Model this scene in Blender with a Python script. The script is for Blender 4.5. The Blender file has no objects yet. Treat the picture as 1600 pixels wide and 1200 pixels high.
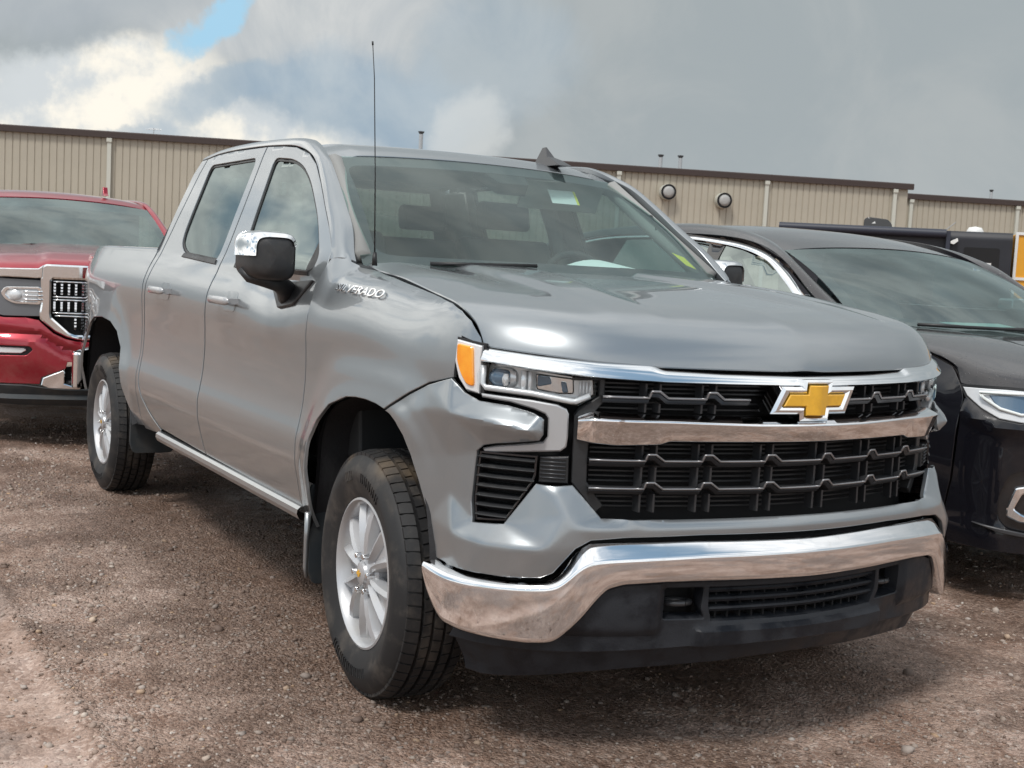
import bpy, math, random
import numpy as np
from mathutils import Vector, Matrix, geometry as mgeo

# ------------------------------------------------------------------ camera, sky, sun, exposure
SC = bpy.context.scene
COL = SC.collection
R = math.radians
rnd = random.Random(7)
rs = np.random.RandomState(11)

cam_d = bpy.data.cameras.new('camera')
cam = bpy.data.objects.new('camera', cam_d)
COL.objects.link(cam)
SC.camera = cam
CAM_POS = np.array([3.6668, -2.6198, 1.3970])
_yaw, _pit, _rol, _f = 2.61120, -0.09075, 0.05315, 1964.9
_fw = np.array([math.cos(_yaw)*math.cos(_pit), math.sin(_yaw)*math.cos(_pit), math.sin(_pit)])
_r0 = np.array([math.sin(_yaw), -math.cos(_yaw), 0.0])
_u0 = np.cross(_r0, _fw)
_rt = math.cos(_rol)*_r0 + math.sin(_rol)*_u0
_up = -math.sin(_rol)*_r0 + math.cos(_rol)*_u0
cam.matrix_world = Matrix(((_rt[0], _up[0], -_fw[0], CAM_POS[0]), (_rt[1], _up[1], -_fw[1], CAM_POS[1]),
                           (_rt[2], _up[2], -_fw[2], CAM_POS[2]), (0, 0, 0, 1)))
cam_d.sensor_width = 36.0
cam_d.lens = 36.0*_f/1600.0
cam_d.clip_start = 0.05
cam_d.clip_end = 3000
cam_d.dof.use_dof = True
cam_d.dof.focus_distance = 4.6
cam_d.dof.aperture_fstop = 13.0

SUN_AZ, SUN_EL = R(-58), R(54)       # towards the sun
world = bpy.data.worlds.new('World')
SC.world = world
world.use_nodes = True
SC.view_settings.view_transform = 'Standard'
SC.view_settings.look = 'None'
SC.view_settings.exposure = 0.0
SC.view_settings.gamma = 1.0
SC.view_settings.use_curve_mapping = False
sun_d = bpy.data.lights.new('sun', 'SUN')
sun_d.energy = 2.2
sun_d.angle = R(12)
sun_d.color = (1.0, 0.96, 0.91)
sun = bpy.data.objects.new('sun', sun_d)
COL.objects.link(sun)
sun.rotation_euler = Vector((math.cos(SUN_AZ)*math.cos(SUN_EL), math.sin(SUN_AZ)*math.cos(SUN_EL), math.sin(SUN_EL))).to_track_quat('Z', 'Y').to_euler()
SC.cycles.max_bounces = 8
SC.cycles.transparent_max_bounces = 12
SC.cycles.glossy_bounces = 4
SC.cycles.diffuse_bounces = 3
SC.cycles.transmission_bounces = 6
SC.cycles.caustics_reflective = False
SC.cycles.caustics_refractive = False
SC.cycles.sample_clamp_indirect = 4.0


class NT:
    """small node-tree writer"""
    def __init__(s, tree):
        s.t = tree
        s.n = tree.nodes
        s.n.clear()
    def add(s, typ, ins=None, **props):
        nd = s.n.new(typ)
        for k, v in props.items():
            setattr(nd, k, v)
        for k, v in (ins or {}).items():
            sock = nd.inputs[k]
            if isinstance(v, bpy.types.NodeSocket):
                s.t.links.new(v, sock)
            elif isinstance(v, bpy.types.Node):
                s.t.links.new(v.outputs[0], sock)
            else:
                if isinstance(v, (tuple, list)) and len(v) == 3 and sock.type == 'RGBA':
                    v = (*v, 1)
                sock.default_value = v
        return nd
    def math(s, op, a, b=0.0, c=0.0, clamp=False):
        nd = s.n.new('ShaderNodeMath'); nd.operation = op; nd.use_clamp = clamp
        for i, v in enumerate((a, b, c)):
            if isinstance(v, bpy.types.NodeSocket): s.t.links.new(v, nd.inputs[i])
            else: nd.inputs[i].default_value = v
        return nd.outputs[0]
    def mix(s, fac, a, b, blend='MIX'):
        nd = s.n.new('ShaderNodeMix'); nd.data_type = 'RGBA'; nd.blend_type = blend
        for i, v in ((0, fac), (6, a), (7, b)):
            if isinstance(v, bpy.types.NodeSocket): s.t.links.new(v, nd.inputs[i])
            elif i == 0: nd.inputs[0].default_value = v
            else: nd.inputs[i].default_value = (*v, 1) if len(v) == 3 else v
        return nd.outputs[2]
    def ramp(s, fac, stops, interp='LINEAR'):
        nd = s.n.new('ShaderNodeValToRGB')
        cr = nd.color_ramp; cr.interpolation = interp
        while len(cr.elements) < len(stops): cr.elements.new(0.5)
        for e, (p, c) in zip(cr.elements, stops):
            e.position = p
            e.color = (c, c, c, 1) if not isinstance(c, (tuple, list)) else (*c, 1)
        s.t.links.new(fac, nd.inputs[0])
        return nd.outputs[0]


def sm_node(T, x, a, b):
    nd = T.add('ShaderNodeMapRange', {0: x, 1: a, 2: b}, interpolation_type='SMOOTHSTEP')
    return nd.outputs[0]


# ---- sky: physical blue behind broken cloud, laid out by direction
T = NT(world.node_tree)
tc = T.add('ShaderNodeTexCoord')
dirv = T.add('ShaderNodeVectorMath', {0: tc.outputs['Generated']}, operation='NORMALIZE').outputs[0]
sx = T.add('ShaderNodeSeparateXYZ', {0: dirv})
zz = T.math('MAXIMUM', sx.outputs[2], 0.0)
den = T.math('ADD', zz, 0.16)
px_ = T.math('DIVIDE', sx.outputs[0], den)
py_ = T.math('DIVIDE', sx.outputs[1], den)
plane = T.add('ShaderNodeCombineXYZ', {0: px_, 1: py_, 2: 0.0}).outputs[0]
n_big = T.add('ShaderNodeTexNoise', {'Vector': plane, 'Scale': 0.75, 'Detail': 7.0, 'Roughness': 0.55, 'Distortion': 0.3}).outputs[0]
n_mid = T.add('ShaderNodeTexNoise', {'Vector': dirv, 'Scale': 9.0, 'Detail': 8.0, 'Roughness': 0.6, 'Distortion': 0.5}).outputs[0]
n_col = T.add('ShaderNodeTexNoise', {'Vector': dirv, 'Scale': 5.0, 'Detail': 5.0, 'Roughness': 0.5})
warp = T.add('ShaderNodeVectorMath', {0: n_col.outputs[1], 1: (0.5, 0.5, 0.5)}, operation='SUBTRACT').outputs[0]
warp = T.add('ShaderNodeVectorMath', {0: warp, 3: 0.06}, operation='SCALE').outputs[0]
n_f = T.add('ShaderNodeTexNoise', {'Vector': dirv, 'Scale': 22.0, 'Detail': 6.0, 'Roughness': 0.6})
warp2 = T.add('ShaderNodeVectorMath', {0: n_f.outputs[1], 1: (0.5, 0.5, 0.5)}, operation='SUBTRACT').outputs[0]
warp2 = T.add('ShaderNodeVectorMath', {0: warp2, 3: 0.045}, operation='SCALE').outputs[0]
wd = T.add('ShaderNodeVectorMath', {0: dirv, 1: warp}, operation='ADD').outputs[0]
wd = T.add('ShaderNodeVectorMath', {0: wd, 1: warp2}, operation='ADD').outputs[0]


def sky_patch(az, el, half_w, half_h, tilt=0.0):
    """soft elliptical cloud region centred on a compass direction; 1 inside, 0 outside"""
    a, e = R(az), R(el)
    c = np.array([math.cos(a)*math.cos(e), math.sin(a)*math.cos(e), math.sin(e)])
    h = np.array([math.sin(a), -math.cos(a), 0.0])      # to the right when facing it
    v = np.cross(h, c)
    t = R(tilt)
    h2, v2 = math.cos(t)*h+math.sin(t)*v, -math.sin(t)*h+math.cos(t)*v
    d = T.add('ShaderNodeVectorMath', {0: wd, 1: tuple(c)}, operation='SUBTRACT').outputs[0]
    dh = T.add('ShaderNodeVectorMath', {0: d, 1: tuple(h2/math.tan(R(half_w)))}, operation='DOT_PRODUCT').outputs[1]
    dv = T.add('ShaderNodeVectorMath', {0: d, 1: tuple(v2/math.tan(R(half_h)))}, operation='DOT_PRODUCT').outputs[1]
    q = T.math('ADD', T.math('MULTIPLY', dh, dh), T.math('MULTIPLY', dv, dv))
    front = T.add('ShaderNodeVectorMath', {0: dirv, 1: tuple(c)}, operation='DOT_PRODUCT').outputs[1]
    g = sm_node(T, q, 1.5, 0.35)
    return T.math('MULTIPLY', g, T.math('GREATER_THAN', front, 0.0))


SKY_SUN_ROT = math.pi/2 - SUN_AZ
nish = T.add('ShaderNodeTexSky', sky_type='NISHITA', sun_disc=False, sun_elevation=SUN_EL, sun_rotation=SKY_SUN_ROT, air_density=1.0, dust_density=1.5)
WS = 0.10
def C(r, g, b): return (r/WS, g/WS, b/WS)
blue = T.mix(0.35, nish.outputs[0], C(0.42, 0.70, 0.88))
side = T.add('ShaderNodeVectorMath', {0: dirv, 1: (0.45, -0.75, 0.48)}, operation='DOT_PRODUCT').outputs[1]
# overall cloud sheet: opaque towards the building, broken towards the side the light comes from
cover = sm_node(T, T.math('ADD', n_big, T.math('MULTIPLY', side, -0.10)), 0.33, 0.47)
grey = T.mix(sm_node(T, n_mid, 0.35, 0.68), C(0.40, 0.445, 0.475), C(0.53, 0.565, 0.585))
bright = T.mix(sm_node(T, n_mid, 0.36, 0.60), C(0.98, 1.03, 1.07), C(1.32, 1.33, 1.32))
lit = sm_node(T, T.math('ADD', T.math('ADD', T.math('MULTIPLY', side, 0.7), T.math('MULTIPLY', sx.outputs[2], 0.5)), T.math('MULTIPLY', T.math('SUBTRACT', n_big, 0.5), 0.8)), -0.35, 0.55)
cloud = T.mix(lit, grey, bright)
col = T.mix(cover, blue, cloud)
# the clouds over the building, as they stand there
solid = sky_patch(148, 12, 47, 24)
plain = T.mix(sm_node(T, n_mid, 0.35, 0.68), C(0.375, 0.42, 0.44), C(0.43, 0.465, 0.475))
col = T.mix(solid, col, plain)
dk = T.mix(n_mid, C(0.33, 0.38, 0.43), C(0.56, 0.59, 0.60))
wht = T.mix(sm_node(T, n_f.outputs[0], 0.36, 0.60), C(0.66, 0.70, 0.72), C(1.02, 0.97, 0.86))
lg = T.mix(sm_node(T, n_mid, 0.35, 0.65), C(0.50, 0.54, 0.57), C(0.70, 0.71, 0.70))
bl = T.mix(sm_node(T, n_mid, 0.35, 0.68), C(0.345, 0.445, 0.54), C(0.47, 0.55, 0.61))
def put(f, amt, what):
    global col
    col = T.mix(T.math('MULTIPLY', f, amt), col, what)
put(sky_patch(160.5, 11.5, 7, 4.0, 0), 0.9, lg)
put(sky_patch(157.0, 6.6, 5.5, 2.7, 0), 0.9, bl)
put(sky_patch(151.3, 9.5, 3.5, 3.0, 20), 0.5, bl)
put(sky_patch(166.5, 5.0, 9.5, 1.8, 0), 0.9, wht)
put(sky_patch(160.8, 5.0, 2.6, 1.0, 0), 0.8, wht)
put(sky_patch(168.5, 6.9, 5.2, 1.7, 8), 1.0, wht)
put(sky_patch(170.5, 11.6, 7.5, 3.0, 0), 1.0, dk)
put(sky_patch(162.6, 7.1, 3.2, 0.9, 24), 0.8, bl)
put(sky_patch(167.5, 4.9, 3.2, 0.45, 8), 0.6, bl)
put(sky_patch(152.2, 6.2, 1.9, 1.7, 30), 0.6, C(0.70, 0.72, 0.71))
put(sky_patch(163.5, 9.9, 0.75, 2.0, -38), 1.0, C(0.40, 0.66, 0.85))
# broken cloud with blue between it, off to the truck's side
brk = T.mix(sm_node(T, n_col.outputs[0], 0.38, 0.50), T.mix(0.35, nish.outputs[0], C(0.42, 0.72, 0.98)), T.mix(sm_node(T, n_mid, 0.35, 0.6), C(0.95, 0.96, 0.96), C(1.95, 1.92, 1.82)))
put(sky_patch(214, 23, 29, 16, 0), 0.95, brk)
# towards the ground: hazy
hz = sm_node(T, sx.outputs[2], 0.0, -0.06)
col = T.mix(hz, col, C(0.30, 0.28, 0.26))
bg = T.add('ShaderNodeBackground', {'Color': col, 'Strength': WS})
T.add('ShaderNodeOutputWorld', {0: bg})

# ------------------------------------------------------------------ materials
def mat(name, base, rough=0.5, metal=0.0, coat=0.0, spec=0.5, noise=None, bump=None, emis=None, coat_rough=0.03, rough_var=None):
    m = bpy.data.materials.new(name); m.use_nodes = True
    T = NT(m.node_tree)
    tc = T.add('ShaderNodeTexCoord').outputs['Object']
    ins = {'Base Color': base, 'Roughness': rough, 'Metallic': metal, 'Coat Weight': coat, 'Coat Roughness': coat_rough, 'Specular IOR Level': spec}
    if noise:                                   # (second colour, scale, low, high)
        c2, sc, lo, hi = noise
        n = T.add('ShaderNodeTexNoise', {'Vector': tc, 'Scale': sc, 'Detail': 6.0, 'Roughness': 0.6}).outputs[0]
        f = sm_node(T, n, lo, hi)
        ins['Base Color'] = T.mix(f, base, c2)
        if rough_var is not None:
            ins['Roughness'] = T.add('ShaderNodeMapRange', {0: f, 3: rough, 4: rough_var}).outputs[0]
    if bump:                                    # (scale, distance)
        n = T.add('ShaderNodeTexNoise', {'Vector': tc, 'Scale': bump[0], 'Detail': 4.0}).outputs[0]
        ins['Normal'] = T.add('ShaderNodeBump', {'Height': n, 'Strength': 1.0, 'Distance': bump[1]})
    if emis:
        ins['Emission Color'] = base; ins['Emission Strength'] = emis
    b = T.add('ShaderNodeBsdfPrincipled', ins)
    T.add('ShaderNodeOutputMaterial', {0: b})
    return m


def paint(name, base, metal=0.75, rough=0.38, flake=0.04, dirt=0.0, dirt_col=(0.22, 0.17, 0.13), drops=0.0):
    """metallic car paint: flaked base under clear coat, a little road dirt low down, rain drops if asked"""
    m = bpy.data.materials.new(name); m.use_nodes = True
    T = NT(m.node_tree)
    tc = T.add('ShaderNodeTexCoord').outputs['Object']
    v = T.add('ShaderNodeTexNoise', {'Vector': tc, 'Scale': 900.0, 'Detail': 1.0}).outputs[0]
    big = T.add('ShaderNodeTexNoise', {'Vector': tc, 'Scale': 2.2, 'Detail': 5.0}).outputs[0]
    c = T.mix(T.math('MULTIPLY', T.math('SUBTRACT', v, 0.5), flake*8), base, tuple(min(1, x*1.6) for x in base))
    geo = T.add('ShaderNodeSeparateXYZ', {0: tc})
    low = sm_node(T, geo.outputs[2], 0.95, 0.35)
    dn = T.add('ShaderNodeTexNoise', {'Vector': tc, 'Scale': 14.0, 'Detail': 8.0, 'Roughness': 0.7}).outputs[0]
    df = T.math('MULTIPLY', T.math('MULTIPLY', sm_node(T, dn, 0.35, 0.75), low), dirt, clamp=True)
    base_dust = T.math('MULTIPLY', sm_node(T, dn, 0.45, 0.8), dirt*0.10)
    df = T.math('MAXIMUM', df, base_dust)
    c = T.mix(df, c, dirt_col)
    coatr = T.math('ADD', T.math('MULTIPLY', df, 0.5), T.math('MULTIPLY', big, 0.05))
    ins = {'Base Color': c, 'Metallic': T.math('MULTIPLY', T.math('SUBTRACT', 1.0, df), metal), 'Roughness': rough,
           'Coat Weight': 1.0, 'Coat Roughness': coatr, 'Coat IOR': 1.5}
    if drops:
        vo = T.add('ShaderNodeTexVoronoi', {'Vector': tc, 'Scale': 95.0, 'Randomness': 1.0})
        sz = T.math('MULTIPLY', T.add('ShaderNodeSeparateColor', {0: vo.outputs[1]}).outputs[0], 0.42)
        h = sm_node(T, vo.outputs[0], T.math('ADD', sz, 0.02), 0.0)
        nzz = T.add('ShaderNodeSeparateXYZ', {0: T.add('ShaderNodeNewGeometry').outputs['Normal']}).outputs[2]
        bp = T.add('ShaderNodeBump', {'Height': h, 'Strength': T.math('MULTIPLY', sm_node(T, nzz, 0.35, 0.6), drops), 'Distance': 0.0025})
        skyf = T.math('MULTIPLY', sm_node(T, nzz, 0.3, 0.8), 0.16)  # upward faces paled in colour, standing in for sky reflected by the beads
        ins['Base Color'] = T.mix(skyf, c, (0.30, 0.28, 0.27))
        ins['Coat Normal'] = bp; ins['Normal'] = bp
    if drops: ins['Coat IOR'] = 1.38; ins['Specular IOR Level'] = 0.2
    b = T.add('ShaderNodeBsdfPrincipled', ins)
    T.add('ShaderNodeOutputMaterial', {0: b})
    return m


def glass(name, tint, ior=1.7, rough=0.0, haze=0.0, haze_col=(0.4, 0.45, 0.45)):
    m = bpy.data.materials.new(name); m.use_nodes = True
    T = NT(m.node_tree)
    tr = T.add('ShaderNodeBsdfTransparent', {'Color': tint})
    gl = T.add('ShaderNodeBsdfGlossy', {'Color': (0.86, 0.97, 0.95), 'Roughness': rough})
    tc = T.add('ShaderNodeTexCoord').outputs['Object']
    geo = T.add('ShaderNodeNewGeometry')
    fr = T.add('ShaderNodeFresnel', {'IOR': ior})
    fac = T.math('MULTIPLY', fr.outputs[0], T.math('SUBTRACT', 1.0, geo.outputs['Backfacing']))
    mx = T.add('ShaderNodeMixShader', {0: fac, 1: tr, 2: gl})
    if haze:  # diffuse teal veil painted in for sky reflected on the glass
        n = T.add('ShaderNodeTexNoise', {'Vector': tc, 'Scale': 3.0, 'Detail': 5.0}).outputs[0]
        df = T.add('ShaderNodeBsdfDiffuse', {'Color': haze_col})
        mx = T.add('ShaderNodeMixShader', {0: T.math('MULTIPLY', sm_node(T, n, 0.2, 0.8), haze), 1: mx, 2: df})
    T.add('ShaderNodeOutputMaterial', {0: mx})
    return m


M = {}
M['silver'] = paint('silver_paint', (0.278, 0.300, 0.316), metal=0.70, rough=0.31, dirt=0.30)
M['silver2'] = paint('light_silver_plastic', (0.42, 0.425, 0.435), metal=0.35, rough=0.42, dirt=0.2)
M['red'] = paint('red_paint', (0.34, 0.012, 0.028), metal=0.55, rough=0.33, dirt=0.25)
M['dark'] = paint('dark_wet_paint', (0.006, 0.006, 0.009), metal=0.0, rough=0.25, dirt=0.0, drops=0.8)
M['chrome'] = mat('chrome', (0.86, 0.87, 0.88), 0.05, 1.0, noise=((0.80, 0.80, 0.80), 30.0, 0.5, 0.95), rough_var=0.12)
M['lamp_grey'] = mat('grey_lamp_surround', (0.17, 0.18, 0.195), 0.25, 0.4, coat=0.5)
M['chrome_d'] = mat('dusty_chrome', (0.86, 0.86, 0.87), 0.06, 1.0, noise=((0.66, 0.64, 0.62), 26.0, 0.52, 1.0), rough_var=0.24)
M['alloy'] = mat('bright_alloy', (0.50, 0.51, 0.53), 0.36, 0.45, coat=0.3, noise=((0.46, 0.45, 0.43), 9.0, 0.4, 0.85), rough_var=0.5)
M['black'] = mat('black_plastic', (0.020, 0.021, 0.023), 0.42, noise=((0.042, 0.040, 0.039), 12.0, 0.45, 0.75), bump=(240.0, 0.0004), rough_var=0.6)
M['black_wet'] = mat('rain_streaked_black_plastic', (0.011, 0.013, 0.017), 0.30, spec=0.3, noise=((0.024, 0.026, 0.031), 9.0, 0.38, 0.62), bump=(180.0, 0.0005), rough_var=0.68)
M['gloss_black'] = mat('gloss_black', (0.012, 0.012, 0.014), 0.12, coat=0.6)
M['slat'] = mat('satin_dark_grille', (0.055, 0.056, 0.06), 0.30, 0.3)
M['slat_edge'] = mat('slat_edge', (0.30, 0.30, 0.31), 0.3, 0.7)
M['silver_recess'] = M['silver']  # same silver paint, reused for the handle recesses
M['void'] = mat('dark_underside', (0.010, 0.010, 0.011), 0.9)
M['liner'] = mat('wheel_arch_liner', (0.014, 0.014, 0.016), 0.75, bump=(60.0, 0.002))
M['flap'] = mat('mud_flap_rubber', (0.022, 0.028, 0.033), 0.55, noise=((0.05, 0.048, 0.045), 8.0, 0.4, 0.8))
M['seal'] = mat('window_rubber', (0.012, 0.012, 0.013), 0.45)
M['frit'] = mat('glass_border', (0.022, 0.020, 0.027), 0.5)
M['gold'] = mat('gold_badge', (0.84, 0.46, 0.035), 0.34, 0.05, coat=0.7, noise=((0.74, 0.39, 0.03), 60.0, 0.3, 0.8))
M['amber'] = mat('amber_lens', (0.90, 0.26, 0.01), 0.18, coat=1.0, noise=((0.98, 0.42, 0.03), 10.0, 0.35, 0.7))
M['lamp'] = mat('lamp_reflector', (0.84, 0.86, 0.88), 0.22, 0.35)
M['lamp_white'] = mat('lamp_light_guide', (0.72, 0.73, 0.74), 0.25, 0.2, coat=0.6)
M['lamp_dark'] = mat('lamp_projector', (0.10, 0.16, 0.23), 0.04, 0.2, coat=1.0)
M['lens'] = glass('lamp_cover', (0.93, 0.95, 0.96), 1.5)
M['wind'] = glass('windscreen', (0.66, 0.79, 0.76), 1.55, haze=0.07, haze_col=(0.42, 0.50, 0.49))
M['sideg'] = glass('side_glass', (0.22, 0.30, 0.30), 3.0)
M['wind2'] = glass('tinted_windscreen', (0.40, 0.52, 0.50), 2.2, haze=0.14, haze_col=(0.40, 0.50, 0.49))
M['inter'] = mat('dark_cabin_trim', (0.026, 0.028, 0.030), 0.7)
M['matt_black'] = mat('matt_black', (0.010, 0.010, 0.012), 0.8)
M['seat'] = mat('grey_seat_fabric', (0.10, 0.104, 0.108), 0.85)
M['liner_roof'] = mat('pale_headliner', (0.30, 0.30, 0.29), 0.9)
M['paper'] = mat('white_paper', (0.80, 0.84, 0.83), 0.7)
M['teal_paper'] = mat('pale_green_paper', (0.45, 0.78, 0.70), 0.7)
M['yellow'] = mat('yellow_sticker', (0.80, 0.76, 0.05), 0.6)
M['red_lens'] = mat('red_lens', (0.30, 0.01, 0.012), 0.12, coat=1.0)
M['mirror'] = mat('mirror_glass', (0.75, 0.78, 0.8), 0.02, 1.0)


def tyre_mat():
    m = bpy.data.materials.new('tyre_rubber'); m.use_nodes = True
    T = NT(m.node_tree)
    tc = T.add('ShaderNodeTexCoord').outputs['Object']
    n = T.add('ShaderNodeTexNoise', {'Vector': tc, 'Scale': 7.0, 'Detail': 8.0, 'Roughness': 0.65}).outputs[0]
    n2 = T.add('ShaderNodeTexNoise', {'Vector': tc, 'Scale': 2.6, 'Detail': 3.0}).outputs[0]
    c = T.mix(sm_node(T, n, 0.46, 0.66), (0.012, 0.012, 0.013), (0.055, 0.048, 0.042))
    g = T.add('ShaderNodeSeparateXYZ', {0: tc})
    rad = T.math('SQRT', T.math('ADD', T.math('MULTIPLY', g.outputs[0], g.outputs[0]), T.math('MULTIPLY', g.outputs[2], g.outputs[2])))
    up = sm_node(T, g.outputs[2], 0.18, 0.36)
    mudf = T.math('MULTIPLY', T.math('MULTIPLY', up, sm_node(T, n2, 0.50, 0.68)), sm_node(T, rad, 0.345, 0.385), clamp=True)
    c = T.mix(T.math('MULTIPLY', mudf, 0.55), c, (0.30, 0.215, 0.13))
    bp = T.add('ShaderNodeBump', {'Height': n, 'Strength': 0.5, 'Distance': 0.002})
    b = T.add('ShaderNodeBsdfPrincipled', {'Base Color': c, 'Roughness': 0.62, 'Normal': bp})
    T.add('ShaderNodeOutputMaterial', {0: b})
    return m


M['tyre'] = tyre_mat()

# ------------------------------------------------------------------ mesh helpers
def link(o, parent=None):
    COL.objects.link(o)
    if parent is not None:
        o.parent = parent
    return o


def thing(name, label, cat, loc=(0, 0, 0), rz=0.0, group=None):
    o = bpy.data.objects.new(name, None)
    o.location = loc; o.rotation_euler = (0, 0, rz)
    o.empty_display_size = 0.2
    o['label'] = label; o['category'] = cat
    if group: o['group'] = group
    COL.objects.link(o)
    return o


def tag(o, label=None, cat=None, group=None, kind=None):
    for k, v in (('label', label), ('category', cat), ('group', group), ('kind', kind)):
        if v: o[k] = v
    return o


def mesh_obj(name, verts, faces, m, parent=None, smooth=True, auto=None):
    me = bpy.data.meshes.new(name)
    me.from_pydata([tuple(map(float, v)) for v in verts], [], [tuple(int(i) for i in f) for f in faces])
    me.materials.append(M[m] if isinstance(m, str) else m)
    if smooth:
        me.polygons.foreach_set('use_smooth', [True]*len(me.polygons))
        if auto is not None:
            me.set_sharp_from_angle(angle=R(auto))
    me.update()
    return link(bpy.data.objects.new(name, me), parent)


class MB:
    """collects pieces into one mesh"""
    def __init__(s): s.v = []; s.f = []
    def add(s, v, f):
        k = len(s.v); s.v += [tuple(p) for p in v]; s.f += [tuple(i+k for i in q) for q in f]; return s
    def box(s, c, size, rot=None, taper=1.0):
        hx, hy, hz = size[0]/2, size[1]/2, size[2]/2
        v = [Vector((x*hx*(taper if z > 0 else 1), y*hy*(taper if z > 0 else 1), z*hz)) for z in (-1, 1) for y in (-1, 1) for x in (-1, 1)]
        if rot is not None: v = [rot @ p for p in v]
        c = Vector(c)
        return s.add([p+c for p in v], [(0, 2, 3, 1), (4, 5, 7, 6), (0, 1, 5, 4), (2, 6, 7, 3), (0, 4, 6, 2), (1, 3, 7, 5)])
    def prism(s, poly, axis, a, b):
        """poly in the two other axes, extruded from a to b along axis (0,1,2)"""
        n = len(poly)
        def mk(p, q):
            return {0: (q, p[0], p[1]), 1: (p[0], q, p[1]), 2: (p[0], p[1], q)}[axis]
        v = [mk(p, a) for p in poly]+[mk(p, b) for p in poly]
        f = [tuple(range(n))[::-1], tuple(range(n, 2*n))]+[(i, (i+1) % n, n+(i+1) % n, n+i) for i in range(n)]
        return s.add(v, f)
    def tube(s, pts, r, n=8, caps=True):
        pts = [Vector(p) for p in pts]; rr = r if isinstance(r, (list, tuple)) else [r]*len(pts)
        k = len(s.v); up = Vector((0, 0, 1))
        for i, p in enumerate(pts):
            d = (pts[min(i+1, len(pts)-1)]-pts[max(i-1, 0)]).normalized()
            a = d.cross(up if abs(d.z) < 0.95 else Vector((1, 0, 0))).normalized(); b = d.cross(a)
            s.v += [tuple(p+(a*math.cos(2*math.pi*j/n)+b*math.sin(2*math.pi*j/n))*rr[i]) for j in range(n)]
        for i in range(len(pts)-1):
            for j in range(n):
                s.f.append((k+i*n+j, k+i*n+(j+1) % n, k+(i+1)*n+(j+1) % n, k+(i+1)*n+j))
        if caps:
            s.f.append(tuple(k+j for j in range(n))[::-1]); s.f.append(tuple(k+(len(pts)-1)*n+j for j in range(n)))
        return s
    def lathe(s, prof, n=48, axis='y', cap=False):
        """prof: (radius, offset along axis)"""
        k = len(s.v); m_ = len(prof)
        for i in range(n):
            a = 2*math.pi*i/n; ca, sa = math.cos(a), math.sin(a)
            for r, h in prof:
                s.v.append({'y': (r*ca, h, r*sa), 'z': (r*ca, r*sa, h), 'x': (h, r*ca, r*sa)}[axis])
        for i in range(n):
            j = (i+1) % n
            for q in range(m_-1):
                s.f.append((k+i*m_+q, k+j*m_+q, k+j*m_+q+1, k+i*m_+q+1))
        return s
    def build(s, name, m, parent=None, smooth=False, auto=None, bevel=0.0, seg=2):
        o = mesh_obj(name, s.v, s.f, m, parent, smooth or bool(bevel), auto if auto is not None else (40 if bevel else None))
        if bevel:
            b = o.modifiers.new('bevel', 'BEVEL'); b.width = bevel; b.segments = seg; b.limit_method = 'ANGLE'; b.angle_limit = R(30)
            b.harden_normals = False
        return o


def grid_mesh(Pt, name, m, parent=None, rim=0.0, closed_u=False, bevel=0.002, auto=None, flip=False):
    """Pt: (nu, nv, 3) array of points -> sheet with a turned-in edge"""
    Pt = np.asarray(Pt, float)
    nu, nv = Pt.shape[:2]
    idx = np.arange(nu*nv).reshape(nu, nv)
    verts = Pt.reshape(-1, 3)
    f = []
    for i in range(nu-1+(1 if closed_u else 0)):
        i2 = (i+1) % nu
        for j in range(nv-1):
            f.append((idx[i, j], idx[i2, j], idx[i2, j+1], idx[i, j+1]))
    if flip: f = [q[::-1] for q in f]
    if rim:
        du = np.gradient(Pt, axis=0); dv = np.gradient(Pt, axis=1)
        N = np.cross(du, dv); N /= np.maximum(np.linalg.norm(N, axis=2), 1e-9)[..., None]
        if flip: N = -N
        # N must agree with face winding (du x dv)
        loop = list(idx[:, 0])+list(idx[-1, 1:])+list(idx[-2::-1, -1])+list(idx[0, -2:0:-1])
        Nf = N.reshape(-1, 3)
        P0 = verts[loop]; NN = Nf[loop]
        tang = np.roll(P0, -1, 0)-np.roll(P0, 1, 0); tang /= np.maximum(np.linalg.norm(tang, axis=1), 1e-9)[:, None]
        out = np.cross(tang, NN)*(-1 if flip else 1)
        ctr = verts.mean(0)
        r1 = P0+out*bevel-NN*bevel; r2 = P0+out*bevel-NN*rim
        k = len(verts); L = len(loop)
        verts = np.vstack([verts, r1, r2])
        for a, ring in ((loop, k), ([k+i for i in range(L)], k+L)):
            for i in range(L):
                j = (i+1) % L
                q = (a[i], ring+i, ring+j, a[j])
                f.append(q[::-1] if flip else q)
    return mesh_obj(name, verts, f, m, parent, True, 30 if auto is None else auto)


def densify(poly, h):
    out = []
    n = len(poly)
    for i in range(n):
        a, b = np.array(poly[i]), np.array(poly[(i+1) % n])
        k = max(1, int(math.ceil(np.linalg.norm(b-a)/h)))
        for t in range(k): out.append(a+(b-a)*t/k)
    return np.array(out)


def rounded(poly, r):
    """replace each corner by a small arc; r is one radius or one per corner"""
    out = []; n = len(poly)
    rr = r if isinstance(r, (list, tuple)) else [r]*n
    for i in range(n):
        p = np.array(poly[i], float); a = np.array(poly[i-1], float); b = np.array(poly[(i+1) % n], float)
        da, db = a-p, b-p
        la, lb = np.linalg.norm(da), np.linalg.norm(db)
        q = min(rr[i], la*0.45, lb*0.45)
        if q < 1e-4: out.append(tuple(p)); continue
        p0, p1 = p+da/la*q, p+db/lb*q
        for t in (0, .25, .5, .75, 1):
            out.append(tuple((1-t)**2*p0+2*t*(1-t)*p+t*t*p1))
    return out


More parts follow.
